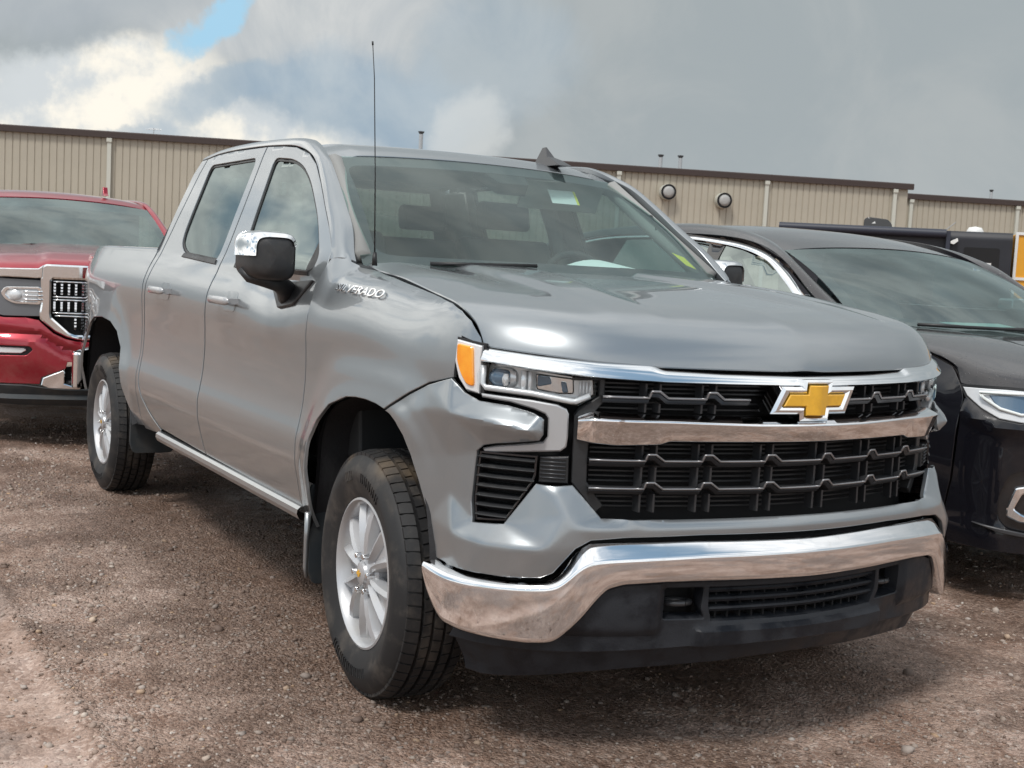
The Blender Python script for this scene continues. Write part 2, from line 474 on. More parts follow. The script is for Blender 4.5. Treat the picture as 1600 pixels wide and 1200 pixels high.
def inset(P_, d):
    """offset a closed dense polygon inwards (positive d) in its plane"""
    a = 0.5*np.sum(P_[:, 0]*np.roll(P_[:, 1], -1)-np.roll(P_[:, 0], -1)*P_[:, 1])
    t = np.roll(P_, -1, 0)-P_; t /= np.maximum(np.linalg.norm(t, axis=1), 1e-9)[:, None]
    n = np.stack([-t[:, 1], t[:, 0]], 1)*(1 if a > 0 else -1)
    nn = n+np.roll(n, 1, 0); l = np.linalg.norm(nn, axis=1); nn = nn/np.maximum(l, 1e-6)[:, None]
    c = np.clip((nn*n).sum(1), 0.5, 1)
    return P_+nn*(d/c)[:, None]


def inside(pts, poly):
    x, y = pts[:, 0], pts[:, 1]; r = np.zeros(len(pts), bool)
    n = len(poly)
    for i in range(n):
        x1, y1 = poly[i]; x2, y2 = poly[(i+1) % n]
        if y1 == y2: continue
        c = ((y1 > y) != (y2 > y)) & (x < (x2-x1)*(y-y1)/(y2-y1)+x1)
        r ^= c
    return r


def sheet(name, outer, surf, m, parent=None, holes=(), h=0.03, gap=0.0025, bevel=0.002, rim=0.022, flip=False, auto=None):
    """a panel: polygon in surface coordinates, filled with fine triangles, edges rounded over and turned in"""
    loops = [densify(outer, h)]+[densify(q, h) for q in holes]
    top = [inset(l, (gap+bevel)*(1 if i == 0 else -1)) for i, l in enumerate(loops)]
    mid = [inset(l, gap*(1 if i == 0 else -1)) for i, l in enumerate(loops)]
    B = np.vstack(top)
    lo, hi = top[0].min(0), top[0].max(0)
    gx = np.arange(lo[0]+h*0.5, hi[0], h); gy = np.arange(lo[1]+h*0.5, hi[1], h)
    G = np.stack(np.meshgrid(gx, gy), -1).reshape(-1, 2)
    if len(G):
        G[:, 0] += ((np.round((G[:, 1]-lo[1])/h).astype(int)) % 2)*h*0.5
        ok = inside(G, top[0])
        for t in top[1:]: ok &= ~inside(G, t)
        G = G[ok]
        if len(G):
            keep = np.ones(len(G), bool)
            for c in range(0, len(G), 2000):
                d = np.min(np.linalg.norm(G[c:c+2000, None, :]-B[None], axis=2), axis=1)
                keep[c:c+2000] = d > h*0.45
            G = G[keep]
    V2 = np.vstack([B, G]) if len(G) else B
    edges = []; k = 0
    for t in top:
        edges += [(k+i, k+(i+1) % len(t)) for i in range(len(t))]; k += len(t)
    vo, eo, fo, ov, oe, of = mgeo.delaunay_2d_cdt([Vector(p) for p in V2], edges, [], 0, 1e-7)
    V = np.array([tuple(p) for p in vo])
    F = np.array([tuple(q) for q in fo])
    cen = V[F].mean(1)
    ok = inside(cen, top[0])
    for t in top[1:]: ok &= ~inside(cen, t)
    F = F[ok]
    a = V[F]; ar = (a[:, 1, 0]-a[:, 0, 0])*(a[:, 2, 1]-a[:, 0, 1])-(a[:, 1, 1]-a[:, 0, 1])*(a[:, 2, 0]-a[:, 0, 0])
    F[ar < 0] = F[ar < 0][:, ::-1]
    F = F[np.abs(ar) > 1e-10]
    P3 = surf(V)
    inv = {}
    for new, olds in enumerate(ov):
        for o_ in olds: inv[o_] = new
    faces = [tuple(q) for q in F]
    verts = [P3]
    base = len(P3); k = 0
    e = 1e-3
    for t, md in zip(top, mid):
        n = len(t)
        pu = surf(md+np.array([e, 0]))-surf(md-np.array([e, 0])); pv = surf(md+np.array([0, e]))-surf(md-np.array([0, e]))
        N = -np.cross(pu, pv); N /= np.maximum(np.linalg.norm(N, axis=1), 1e-9)[:, None]
        q = surf(md)
        r1, r2 = q-N*bevel*0.8, q-N*rim
        verts += [r1, r2]
        ring0 = [inv[k+i] for i in range(n)]
        # orientation: outer loops run either way; find signed area
        A = 0.5*np.sum(t[:, 0]*np.roll(t[:, 1], -1)-np.roll(t[:, 0], -1)*t[:, 1])
        is_hole = k > 0
        ccw = (A > 0) != is_hole
        for ra, rb in ((ring0, [base+i for i in range(n)]), ([base+i for i in range(n)], [base+n+i for i in range(n)])):
            for i in range(n):
                j = (i+1) % n
                qd = (ra[i], rb[i], rb[j], ra[j])
                faces.append(qd if ccw else qd[::-1])
        base += 2*n; k += n
    if not flip: faces = [tuple(q)[::-1] for q in faces]
    return mesh_obj(name, np.vstack(verts), faces, m, parent, True, 30 if auto is None else auto)


def mirror_copy(o, parent=None, name=None):
    """the same part on the other side of the centre plane (y -> -y)"""
    me = o.data.copy()
    n = len(me.vertices)
    co = np.empty(n*3, np.float32); me.vertices.foreach_get('co', co); co = co.reshape(-1, 3); co[:, 1] *= -1
    me.vertices.foreach_set('co', co.ravel())
    me.flip_normals(); me.update()
    c = bpy.data.objects.new(name or o.name.split('.')[0], me)
    c.location = (o.location[0], -o.location[1], o.location[2])
    for md in o.modifiers:
        if md.type == 'BEVEL':
            b = c.modifiers.new('bevel', 'BEVEL'); b.width = md.width; b.segments = md.segments; b.limit_method = 'ANGLE'; b.angle_limit = md.angle_limit
    link(c, parent if parent is not None else o.parent)
    return c


def spl(xs, ys, sig=0.0):
    """smooth interpolating function through knots"""
    xs = np.array(xs, float); ys = np.array(ys, float)
    d = np.diff(ys)/np.diff(xs)
    mm = np.zeros(len(xs)); mm[0], mm[-1] = d[0], d[-1]
    for i in range(1, len(xs)-1):
        mm[i] = 0 if d[i-1]*d[i] <= 0 else 2*d[i-1]*d[i]/(d[i-1]+d[i])
    def f(x):
        x = np.clip(np.asarray(x, float), xs[0], xs[-1])
        i = np.clip(np.searchsorted(xs, x)-1, 0, len(xs)-2)
        hh = xs[i+1]-xs[i]; t = (x-xs[i])/hh
        return (2*t**3-3*t**2+1)*ys[i]+(t**3-2*t**2+t)*hh*mm[i]+(-2*t**3+3*t**2)*ys[i+1]+(t**3-t**2)*hh*mm[i+1]
    return f


def sstep(a, b, x):
    t = np.clip((np.asarray(x, float)-a)/(b-a), 0, 1)
    return t*t*(3-2*t)


def curve3(pts, n, smooth=True):
    """resample a 3-D polyline (centripetal-ish Catmull-Rom) to n points by length"""
    p = np.array(pts, float)
    if smooth and len(p) > 2:
        q = np.vstack([2*p[0]-p[1], p, 2*p[-1]-p[-2]]); o = []
        for i in range(1, len(q)-2):
            a, b, c, d = q[i-1:i+3]
            for t in np.linspace(0, 1, 12, endpoint=False):
                o.append(.5*((2*b)+(-a+c)*t+(2*a-5*b+4*c-d)*t*t+(-a+3*b-3*c+d)*t**3))
        o.append(q[-2]); p = np.array(o)
    s = np.concatenate([[0], np.cumsum(np.linalg.norm(np.diff(p, axis=0), axis=1))])
    t = np.linspace(0, s[-1], n)
    return np.stack([np.interp(t, s, p[:, i]) for i in range(p.shape[1])], 1)


def loft2(A, B, name, m, parent, nu=60, nv=8, bulge=0.0, rim=0.02, flip=False, along='same'):
    A = curve3(A, nu); B = curve3(B, nu)
    t = np.linspace(0, 1, nv)
    G = A[:, None, :]*(1-t)[None, :, None]+B[:, None, :]*t[None, :, None]
    if bulge:
        du = np.gradient(G, axis=0); dv = np.gradient(G, axis=1); N = np.cross(du, dv); N /= np.linalg.norm(N, axis=2)[..., None]
        G = G+N*(bulge*np.sin(math.pi*t))[None, :, None]*(-1 if flip else 1)
    return grid_mesh(G, name, m, parent, rim=rim, flip=flip)


_NS = {}
def text_mesh(txt, size, depth):
    """flat lettering as a mesh (no font object left behind)"""
    cu = bpy.data.curves.new('lettering', 'FONT'); cu.body = txt; cu.size = size; cu.extrude = depth; cu.bevel_depth = depth*0.3
    o = bpy.data.objects.new('lettering', cu); COL.objects.link(o)
    dg = bpy.context.evaluated_depsgraph_get()
    me = bpy.data.meshes.new_from_object(o.evaluated_get(dg))
    bpy.data.objects.remove(o); bpy.data.curves.remove(cu)
    return me

# ------------------------------------------------------------------ the ground
PAD = [(-3.77, -0.9), (0.0, -0.9), (-3.77, 0.9), (0, 0.9)]


def vnoise(x, y, seed=0):
    """smooth value noise, vectorised"""
    xi = np.floor(x).astype(np.int64); yi = np.floor(y).astype(np.int64)
    fx = x-xi; fy = y-yi; fx = fx*fx*(3-2*fx); fy = fy*fy*(3-2*fy)
    def hsh(a, b):
        h = (a*374761393+b*668265263+seed*982451653) & 0x7fffffff
        h = ((h ^ (h >> 13))*1274126177) & 0x7fffffff
        return ((h ^ (h >> 16)) & 0xffff)/65535.0
    return (hsh(xi, yi)*(1-fx)+hsh(xi+1, yi)*fx)*(1-fy)+(hsh(xi, yi+1)*(1-fx)+hsh(xi+1, yi+1)*fx)*fy


def ground_z(x, y):
    z = (vnoise(x*0.7, y*0.7, 1)-.5)*0.018+(vnoise(x*2.6, y*2.6, 2)-.5)*0.014+(vnoise(x*9, y*9, 3)-.5)*0.009+(vnoise(x*27, y*27, 4)-.5)*0.006
    z = z+(vnoise(x*60, y*60, 5)-.5)*0.005
    # an old tyre track along the left, pressed in and smoothed
    c = -2.03+0.02*np.sin(x*1.1)
    q = np.abs(y-c)
    tr = np.clip(1-np.clip((q-0.13)/0.05, 0, 1), 0, 1)
    ridge = np.exp(-((q-0.20)/0.035)**2)
    z = z*(1-0.5*tr)-0.010*tr+0.012*ridge+tr*0.005*np.sign(np.sin(x*30+np.abs(y-c)*40))*0.6
    far = np.clip((np.hypot(x+1, y)-9)/6, 0, 1)
    near = np.zeros_like(z)
    for ax, ay in PAD:
        near = np.maximum(near, np.clip(1-(np.hypot(x-ax, y-ay)-0.25)/0.3, 0, 1))
    return z*(1-far)*(1-near)-0.012*far


def ground_mat():
    m = bpy.data.materials.new('wet_gravel'); m.use_nodes = True
    T = NT(m.node_tree)
    pos = T.add('ShaderNodeNewGeometry').outputs['Position']
    def nz(sc, det=5.0, ro=0.6): return T.add('ShaderNodeTexNoise', {'Vector': pos, 'Scale': sc, 'Detail': det, 'Roughness': ro}).outputs[0]
    a, b_, c_ = nz(0.8), nz(4.5, 6), nz(30, 5, 0.7)
    mid = nz(1.9, 6, 0.65)
    col = T.mix(sm_node(T, b_, 0.36, 0.62), (0.252, 0.154, 0.111), (0.388, 0.270, 0.212))
    col = T.mix(T.math('MULTIPLY', sm_node(T, mid, 0.54, 0.62), 0.65), col, (0.470, 0.345, 0.287))
    col = T.mix(T.math('MULTIPLY', sm_node(T, mid, 0.46, 0.38), 0.60), col, (0.176, 0.098, 0.062))
    col = T.mix(T.math('MULTIPLY', sm_node(T, c_, 0.56, 0.72), 0.25), col, (0.588, 0.452, 0.377))
    col = T.mix(T.math('MULTIPLY', sm_node(T, c_, 0.46, 0.30), 0.40), col, (0.100, 0.060, 0.042))
    wet = T.math('MULTIPLY', sm_node(T, T.math('ADD', a, T.math('MULTIPLY', b_, 0.3)), 0.62, 0.70), 0.9)
    sp = T.add('ShaderNodeSeparateXYZ', {0: pos})
    # ground made darker and glossier along the truck's side, under it and before its bumper
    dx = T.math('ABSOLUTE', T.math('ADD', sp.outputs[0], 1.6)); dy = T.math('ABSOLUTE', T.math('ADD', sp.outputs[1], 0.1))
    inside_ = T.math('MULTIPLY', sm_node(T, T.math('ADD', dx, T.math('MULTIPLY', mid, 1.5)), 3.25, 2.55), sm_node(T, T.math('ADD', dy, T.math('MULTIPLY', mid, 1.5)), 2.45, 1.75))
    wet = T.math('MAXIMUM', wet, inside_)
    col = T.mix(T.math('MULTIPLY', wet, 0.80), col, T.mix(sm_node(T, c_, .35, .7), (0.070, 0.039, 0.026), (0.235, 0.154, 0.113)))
    # the pressed track is greyer and smoother
    q = T.math('ABSOLUTE', T.math('ADD', sp.outputs[1], 2.03))
    tr = sm_node(T, T.math('ADD', q, T.math('MULTIPLY', b_, 0.07)), 0.235, 0.165)
    col = T.mix(T.math('MULTIPLY', T.math('MULTIPLY', tr, sm_node(T, mid, .36, .62)), 0.38), col, T.mix(b_, (0.423, 0.329, 0.292), (0.540, 0.432, 0.377)))
    vo = T.add('ShaderNodeTexVoronoi', {'Vector': pos, 'Scale': 75.0})
    vo2 = T.add('ShaderNodeTexVoronoi', {'Vector': pos, 'Scale': 170.0})
    hs = T.math('ADD', T.math('MULTIPLY', sm_node(T, vo.outputs[0], 0.75, 0.1), 0.6), T.math('MULTIPLY', sm_node(T, vo2.outputs[0], 0.75, 0.1), 0.3))
    pc = T.add('ShaderNodeSeparateColor', {0: vo.outputs[1]})
    stone = T.math('MULTIPLY', sm_node(T, pc.outputs[0], 0.62, 0.8), sm_node(T, mid, 0.40, 0.56))
    col = T.mix(T.math('MULTIPLY', T.math('MULTIPLY', stone, 0.6), T.math('SUBTRACT', 1.0, T.math('MULTIPLY', wet, 0.6))), col, T.mix(pc.outputs[1], (0.493, 0.340, 0.273), (0.674, 0.566, 0.490)))
    pc2 = T.add('ShaderNodeSeparateColor', {0: vo2.outputs[1]})
    cell = T.math('ADD', T.math('MULTIPLY', pc.outputs[2], 0.5), T.math('MULTIPLY', pc2.outputs[0], 0.5))
    dk_ = sm_node(T, cell, 0.50, 0.25)
    col = T.mix(T.math('MULTIPLY', dk_, 0.45), col, T.mix(0.6, col, (0.029, 0.017, 0.012)))
    lt_ = sm_node(T, cell, 0.60, 0.85)
    col = T.mix(T.math('MULTIPLY', lt_, T.math('SUBTRACT', 0.6, T.math('MULTIPLY', wet, 0.35))), col, T.mix(pc2.outputs[1], (0.385, 0.270, 0.208), (0.530, 0.421, 0.363)))
    rough_h = T.math('SUBTRACT', 1.0, T.math('MULTIPLY', tr, 0.7))
    bp = T.add('ShaderNodeBump', {'Height': T.math('ADD', hs, T.math('MULTIPLY', c_, 0.25)), 'Strength': rough_h, 'Distance': 0.009})
    rg = T.add('ShaderNodeMapRange', {0: wet, 3: 0.85, 4: 0.42}).outputs[0]
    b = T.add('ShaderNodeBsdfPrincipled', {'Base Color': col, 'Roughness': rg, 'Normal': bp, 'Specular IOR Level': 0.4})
    T.add('ShaderNodeOutputMaterial', {0: b})
    return m


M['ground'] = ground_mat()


def build_ground():
    # one sheet, finely divided near the vehicles, coarse out to the horizon
    def axis(lo, hi, a, b, h):
        near = np.arange(a, b+h/2, h)
        left = [a]; st = h
        while left[-1] > lo: st *= 1.28; left.append(left[-1]-st)
        right = [b]; st = h
        while right[-1] < hi: st *= 1.28; right.append(right[-1]+st)
        return np.concatenate([np.array(left[1:])[::-1], near, np.array(right[1:])])
    xs = axis(-1200, 1200, -6.5, 2.8, 0.02); ys = axis(-1200, 1200, -3.6, 3.2, 0.02)
    X, Y = np.meshgrid(xs, ys, indexing='ij'); Z = ground_z(X, Y)
    nx, ny = X.shape
    v = np.stack([X, Y, Z], -1).reshape(-1, 3).astype(np.float32)
    idx = np.arange(nx*ny).reshape(nx, ny)
    q = np.stack([idx[:-1, :-1], idx[1:, :-1], idx[1:, 1:], idx[:-1, 1:]], -1).reshape(-1, 4)
    me = bpy.data.meshes.new('ground')
    me.vertices.add(len(v)); me.vertices.foreach_set('co', v.ravel())
    me.loops.add(q.size); me.loops.foreach_set('vertex_index', q.ravel().astype(np.int32))
    me.polygons.add(len(q)); me.polygons.foreach_set('loop_start', np.arange(0, q.size, 4, dtype=np.int32))
    me.polygons.foreach_set('use_smooth', np.ones(len(q), bool))
    me.update(calc_edges=True); me.validate()
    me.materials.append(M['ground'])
    o = link(bpy.data.objects.new('ground', me)); o['kind'] = 'structure'


build_ground()

ICO = None


def stone_mesh(pts, size, name, mats_col, seed=3):
    """many small irregular stones as one mesh; pts (n,3), size (n,)"""
    rr = np.random.RandomState(seed)
    t = (1+5**.5)/2
    bv = np.array([(-1, t, 0), (1, t, 0), (-1, -t, 0), (1, -t, 0), (0, -1, t), (0, 1, t), (0, -1, -t), (0, 1, -t), (t, 0, -1), (t, 0, 1), (-t, 0, -1), (-t, 0, 1)], float)
    bv /= np.linalg.norm(bv[0])
    bf = np.array([(0, 11, 5), (0, 5, 1), (0, 1, 7), (0, 7, 10), (0, 10, 11), (1, 5, 9), (5, 11, 4), (11, 10, 2), (10, 7, 6), (7, 1, 8), (3, 9, 4), (3, 4, 2), (3, 2, 6), (3, 6, 8), (3, 8, 9), (4, 9, 5), (2, 4, 11), (6, 2, 10), (8, 6, 7), (9, 8, 1)])
    n = len(pts)
    V = bv[None]*(1+rr.uniform(-.28, .28, (n, 12, 1)))
    sc = np.stack([rr.uniform(.7, 1.25, n), rr.uniform(.6, 1.1, n), rr.uniform(.4, .8, n)], 1)
    V = V*sc[:, None]*size[:, None, None]
    a = rr.uniform(0, 6.28, n); ca, sa = np.cos(a)[:, None], np.sin(a)[:, None]
    b = rr.uniform(-.5, .5, n); cb, sb = np.cos(b)[:, None], np.sin(b)[:, None]
    x, y, z = V[..., 0], V[..., 1], V[..., 2]
    y, z = y*cb-z*sb, y*sb+z*cb
    x, y = x*ca-y*sa, x*sa+y*ca
    V = np.stack([x, y, z], -1)+pts[:, None]
    F = (bf[None]+12*np.arange(n)[:, None, None]).reshape(-1, 3)
    me = bpy.data.meshes.new(name)
    me.vertices.add(n*12); me.vertices.foreach_set('co', V.astype(np.float32).ravel())
    me.loops.add(F.size); me.loops.foreach_set('vertex_index', F.ravel().astype(np.int32))
    me.polygons.add(len(F)); me.polygons.foreach_set('loop_start', np.arange(0, F.size, 3, dtype=np.int32))
    me.update(calc_edges=True)
    at = me.attributes.new('tone', 'FLOAT', 'POINT')
    at.data.foreach_set('value', np.repeat(rr.uniform(0, 1, n), 12).astype(np.float32))
    me.materials.append(mats_col)
    return me


def stone_mat(name):
    m = bpy.data.materials.new(name); m.use_nodes = True
    T = NT(m.node_tree)
    at = T.add('ShaderNodeAttribute', attribute_name='tone')
    c = T.ramp(at.outputs['Fac'], [(0.0, (0.138, 0.094, 0.073)), (0.35, (0.288, 0.206, 0.163)), (0.62, (0.388, 0.319, 0.269)), (0.88, (0.463, 0.413, 0.375)), (0.94, (0.500, 0.325, 0.188)), (1.0, (0.700, 0.663, 0.613))])
    pos = T.add('ShaderNodeNewGeometry').outputs['Position']
    n = T.add('ShaderNodeTexNoise', {'Vector': pos, 'Scale': 120.0, 'Detail': 4.0}).outputs[0]
    c = T.mix(T.math('MULTIPLY', n, 0.5), c, (0.200, 0.138, 0.106))
    sp = T.add('ShaderNodeSeparateXYZ', {0: pos})
    b_ = T.add('ShaderNodeTexNoise', {'Vector': pos, 'Scale': 4.5, 'Detail': 6.0}).outputs[0]
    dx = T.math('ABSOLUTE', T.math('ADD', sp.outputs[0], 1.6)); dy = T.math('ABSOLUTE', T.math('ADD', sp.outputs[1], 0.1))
    wet = T.math('MULTIPLY', sm_node(T, T.math('ADD', dx, T.math('MULTIPLY', b_, 0.9)), 3.5, 2.6), sm_node(T, T.math('ADD', dy, T.math('MULTIPLY', b_, 0.9)), 1.95, 1.35))  # stones darker in a zone under and around the truck
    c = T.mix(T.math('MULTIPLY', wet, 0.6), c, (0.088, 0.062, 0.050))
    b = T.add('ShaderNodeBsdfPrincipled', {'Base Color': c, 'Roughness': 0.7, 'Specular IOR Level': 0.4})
    T.add('ShaderNodeOutputMaterial', {0: b})
    return m


M['stone'] = stone_mat('gravel_stone')


def build_gravel():
    rr = np.random.RandomState(5)
    P_, S_ = [], []
    for n, (x0, x1, y0, y1), (s0, s1) in ((62000, (-5.0, 2.3, -3.3, 2.6), (.003, .0085)), (15000, (-7, 2.0, -4, 3.0), (.007, .014)), (1100, (-7, 2.0, -3.6, 3.0), (.012, .021))):
        x = rr.uniform(x0, x1, n); y = rr.uniform(y0, y1, n)
        dens = vnoise(x*1.3, y*1.3, 21)*0.5+vnoise(x*4, y*4, 22)*0.5
        q = np.abs(y+2.03)
        ok = (rr.uniform(0, 1, n) < np.clip((dens-.38)*4.0, .08, 1)) & ((q > .15) | (rr.uniform(0, 1, n) < .4))
        x, y = x[ok], y[ok]
        s = s0+(s1-s0)*rr.power(0.5, len(x))
        P_.append(np.stack([x, y, ground_z(x, y)+s*rr.uniform(-.15, .3, len(x))], 1)); S_.append(s)
    P_ = np.vstack(P_); S_ = np.concatenate(S_)
    me = stone_mesh(P_, S_, 'gravel', M['stone'])
    o = link(bpy.data.objects.new('gravel', me)); o['kind'] = 'stuff'
    o['label'] = 'loose brown and grey gravel strewn over the wet dirt lot'; o['category'] = 'gravel'


build_gravel()

# ------------------------------------------------------------------ silver truck: body surface
# plan curve from the middle of the nose round the corner and back along the side; s is the length along it
_pl = [(0, .955), (.10, .950), (.25, .930), (.40, .900), (.55, .862), (.68, .815), (.78, .752), (.865, .672), (.925, .590), (.962, .490), (.985, .370), (.997, .22), (1.0, .05)]


def _plan():
    Pp = [np.array(q, float) for q in _pl]
    Pp = [np.array([-Pp[1][0], Pp[1][1]])]+Pp+[np.array([1.0, -.2])]
    out = []
    for i in range(1, len(Pp)-2):
        a, b, c, d = Pp[i-1:i+3]
        for k in range(24):
            t = k/24
            out.append(.5*((2*b)+(-a+c)*t+(2*a-5*b+4*c-d)*t*t+(-a+3*b-3*c+d)*t**3))
    out.append(Pp[-2]); Cc = np.array(out)
    for _ in range(60): Cc[1:-1] = .25*Cc[:-2]+.5*Cc[1:-1]+.25*Cc[2:]
    return np.vstack([Cc, [[1.0, -6.0]]])


_C = _plan()
_S = np.concatenate([[0], np.cumsum(np.hypot(*np.diff(_C, axis=0).T))])
_Tn = np.gradient(_C, axis=0); _Tn[-2:] = [0, -1]
_Tn /= np.linalg.norm(_Tn, axis=1)[:, None]
S0, X0 = _S[-2], _C[-2, 1]


def sx_(x): return S0+X0-x                 # s of a point on the straight side at x


def PS(s, z, d):
    sg = np.where(s < 0, -1.0, 1.0); a = np.abs(s)
    cy = np.interp(a, _S, _C[:, 0]); cx = np.interp(a, _S, _C[:, 1])
    ny = np.interp(a, _S, -_Tn[:, 1]); nx = np.interp(a, _S, _Tn[:, 0])
    w = np.clip(a/0.03, 0, 1); ny = ny*w
    return np.stack([cx+d*nx, -sg*(cy+d*ny), z+0*s], -1)


_low = spl([.36, .42, .47, .52, .60, .68, .74, .80, .88, .98, 1.08, 1.16, 1.22, 1.28, 1.33, 1.38, 1.60, 1.84, 1.95],
           [-.09, -.070, -.045, -.024, -.006, .008, .009, -.001, -.013, -.018, -.015, -.011, -.014, -.032, -.054, -.080, -.1614, -.2502, -.2909])


def low_d(s, z):
    x = S0+X0-np.abs(s)
    sh = 0.07*np.exp(-((x+0.95)/0.38)**2)+0.02*np.exp(-((x+1.7)/0.5)**2)
    zz = z+sh*sstep(1.0, 1.16, z)*(1-sstep(1.30, 1.37, z))
    d = _low(zz)
    # low bulge only along the doors
    r = sstep(1.15, 2.0, np.abs(s))
    bul = (_low(zz)-(-.011))*(zz > .55)*(zz < 1.16)
    d = d-bul*(1-r)
    d = np.where(z < .55, d*(0.25+0.75*r), d)
    return d


def flare(s, z):
    x = S0+X0-np.abs(s)
    o = np.zeros_like(x)
    for xc, a, b, zc in ((0.01, .46, .565, .39), (-3.77, .49, .60, .39)):
        n = 3.2
        q = (np.abs((x-xc)/a)**n+np.abs(np.clip(z-zc, 0, None)/b)**n)**(1/n)-1
        v = .018*(1-sstep(.06, .34, q))+0.008*(1-sstep(0.0, .10, q))
        if xc > -1: v = v*sstep(.60, .25, x)
        o = np.maximum(o, v)
    return o


SEAM_S = [1.03, 1.05, 1.10, 1.16, 1.235, 1.468, 1.754, 2.09, 2.14, 2.18, 2.25]
seam_z = spl(SEAM_S, [1.172, 1.205, 1.249, 1.275, 1.294, 1.319, 1.354, 1.383, 1.43, 1.52, 1.62])
seam_w = spl(SEAM_S, [.010, .018, .030, .048, .072, .128, .150, .180, .22, .32, .42])


def SURF_fender(uv):
    s, z = uv[:, 0], uv[:, 1]
    zl = 1.08+0.06*sstep(1.2, 1.8, s)
    d0 = low_d(s, np.minimum(z, zl))
    zs = seam_z(s); w = seam_w(s)
    t = np.clip((z-zl)/(zs-zl), 0, 1)
    d = np.where(z > zl, d0-w*(1-np.sqrt(np.clip(1-t**2.0, 0, 1))), d0)
    fade = 1-sstep(1.02, 1.16, z)
    return PS(s, z, d+flare(s, z)*fade)


def SURF_side(uv):
    s, z = uv[:, 0], uv[:, 1]
    return PS(s, z, low_d(s, z)+flare(s, z))


def SURF_bed(uv):
    s, z = uv[:, 0], uv[:, 1]
    x = S0+X0-s
    tail = -.085*sstep(-4.1, -4.9, x)**1.5-0.03*sstep(-4.70, -4.88, x)
    return PS(s, z, low_d(s, z)+flare(s, z)+tail)


def off(surf, dd):
    """the same surface shifted along its normal"""
    def f(uv):
        e = 1e-3
        pu = surf(uv+np.array([e, 0]))-surf(uv-np.array([e, 0])); pv = surf(uv+np.array([0, e]))-surf(uv-np.array([0, e]))
        N = -np.cross(pu, pv); N /= np.maximum(np.linalg.norm(N, axis=1), 1e-9)[:, None]
        return surf(uv)+N*dd
    return f


# orientation: with s growing to the rear and z up on the right side the normal of (ds x dz) faces outward
TR = thing('pickup_truck', 'silver grey crew cab pickup with a gold cross badge and chrome bumper on wet gravel', 'pickup truck')


def both(name, *a, **k):
    o = sheet(name, *a, **k)
    return o, mirror_copy(o)


def X(pts):
    return [(sx_(x), z) for x, z in pts]


# --- bumper cover (one piece from side to side)
half = [(0, .732), (.20, .730), (.452, .727), (.660, .729), (.742, .816), (.790, .812), (.846, .813), (.932, .692), (1.028, .684), (1.037, .742), (1.030, .846), (1.026, .884), (1.006, .900), (.969, .909), (.877, .923), (.840, .930),
        (.829, .948), (.830, .989), (.839, .999), (.867, 1.009), (.939, 1.023), (1.033, 1.029), (1.084, 1.046), (1.112, 1.066), (1.137, 1.081), (1.25, 1.050), (1.34, 1.012), (1.42, .974), (1.478, .945),
        (1.44, .936), (1.395, .917), (1.345, .885), (1.300, .835), (1.258, .766), (1.215, .680), (1.190, .590), (1.178, .552), (1.10, .548), (1.032, .544), (.917, .545), (.815, .555), (.782, .572), (.729, .643), (.690, .667), (.60, .675), (.364, .681), (0, .682)]
ctrl = {}
CR = [  # crease lines of the cover: (s, z, offset)
    [(1.42, .945, .0), (1.25, .978, .010), (1.113, .986, .026), (.99, .976, .038), (.866, .960, .044)],
    [(.846, 1.000, .014), (.866, .960, .044), (.848, .934, .020)],
    [(.832, .985, .006), (.866, .960, .044)],
    [(1.20, .665, .0), (1.088, .646, .022), (.963, .635, .046), (.893, .636, .056), (.806, .640, .062)],
    [(.932, .690, .012), (.893, .636, .056)],
    [(.846, .815, .010), (.796, .800, .024), (.757, .731, .046), (.806, .640, .062)],
    [(.757, .731, .046), (.735, .705, .050), (.558, .710, .040), (.366, .711, .038), (0, .713, .038)],
    [(.806, .640, .062), (.790, .575, .055)],
    [(.735, .705, .050), (.729, .643, .052)],
]
PTS = [(0, .732, .012), (.20, .730, .012), (.452, .727, .012), (.655, .7285, .014), (.742, .816, .004), (.790, .812, .008), (1.028, .684, .002), (1.037, .742, .0), (1.030, .846, .0), (1.026, .884, .0),
    (1.006, .900, .0), (.969, .909, .004), (.877, .923, .012), (.829, .948, .010), (.867, 1.009, -.004), (.939, 1.023, -.006), (1.033, 1.029, -.006), (1.084, 1.046, -.004), (1.137, 1.081, 0), (1.25, 1.047, .0), (1.6, .9, .0), (1.6, 1.1, 0),
    (1.42, .90, .0), (1.30, .83, .0), (1.215, .68, .0), (1.19, .59, .0), (1.178, .54, .0), (.935, .918, .010),
    (1.10, .56, .016), (1.032, .540, .030), (.917, .541, .044), (.815, .551, .050), (.782, .568, .050), (.690, .663, .046), (.60, .671, .042), (.364, .677, .038), (0, .678, .036),
    (1.12, .75, .0), (1.13, .86, .0), (1.09, .80, .0)]


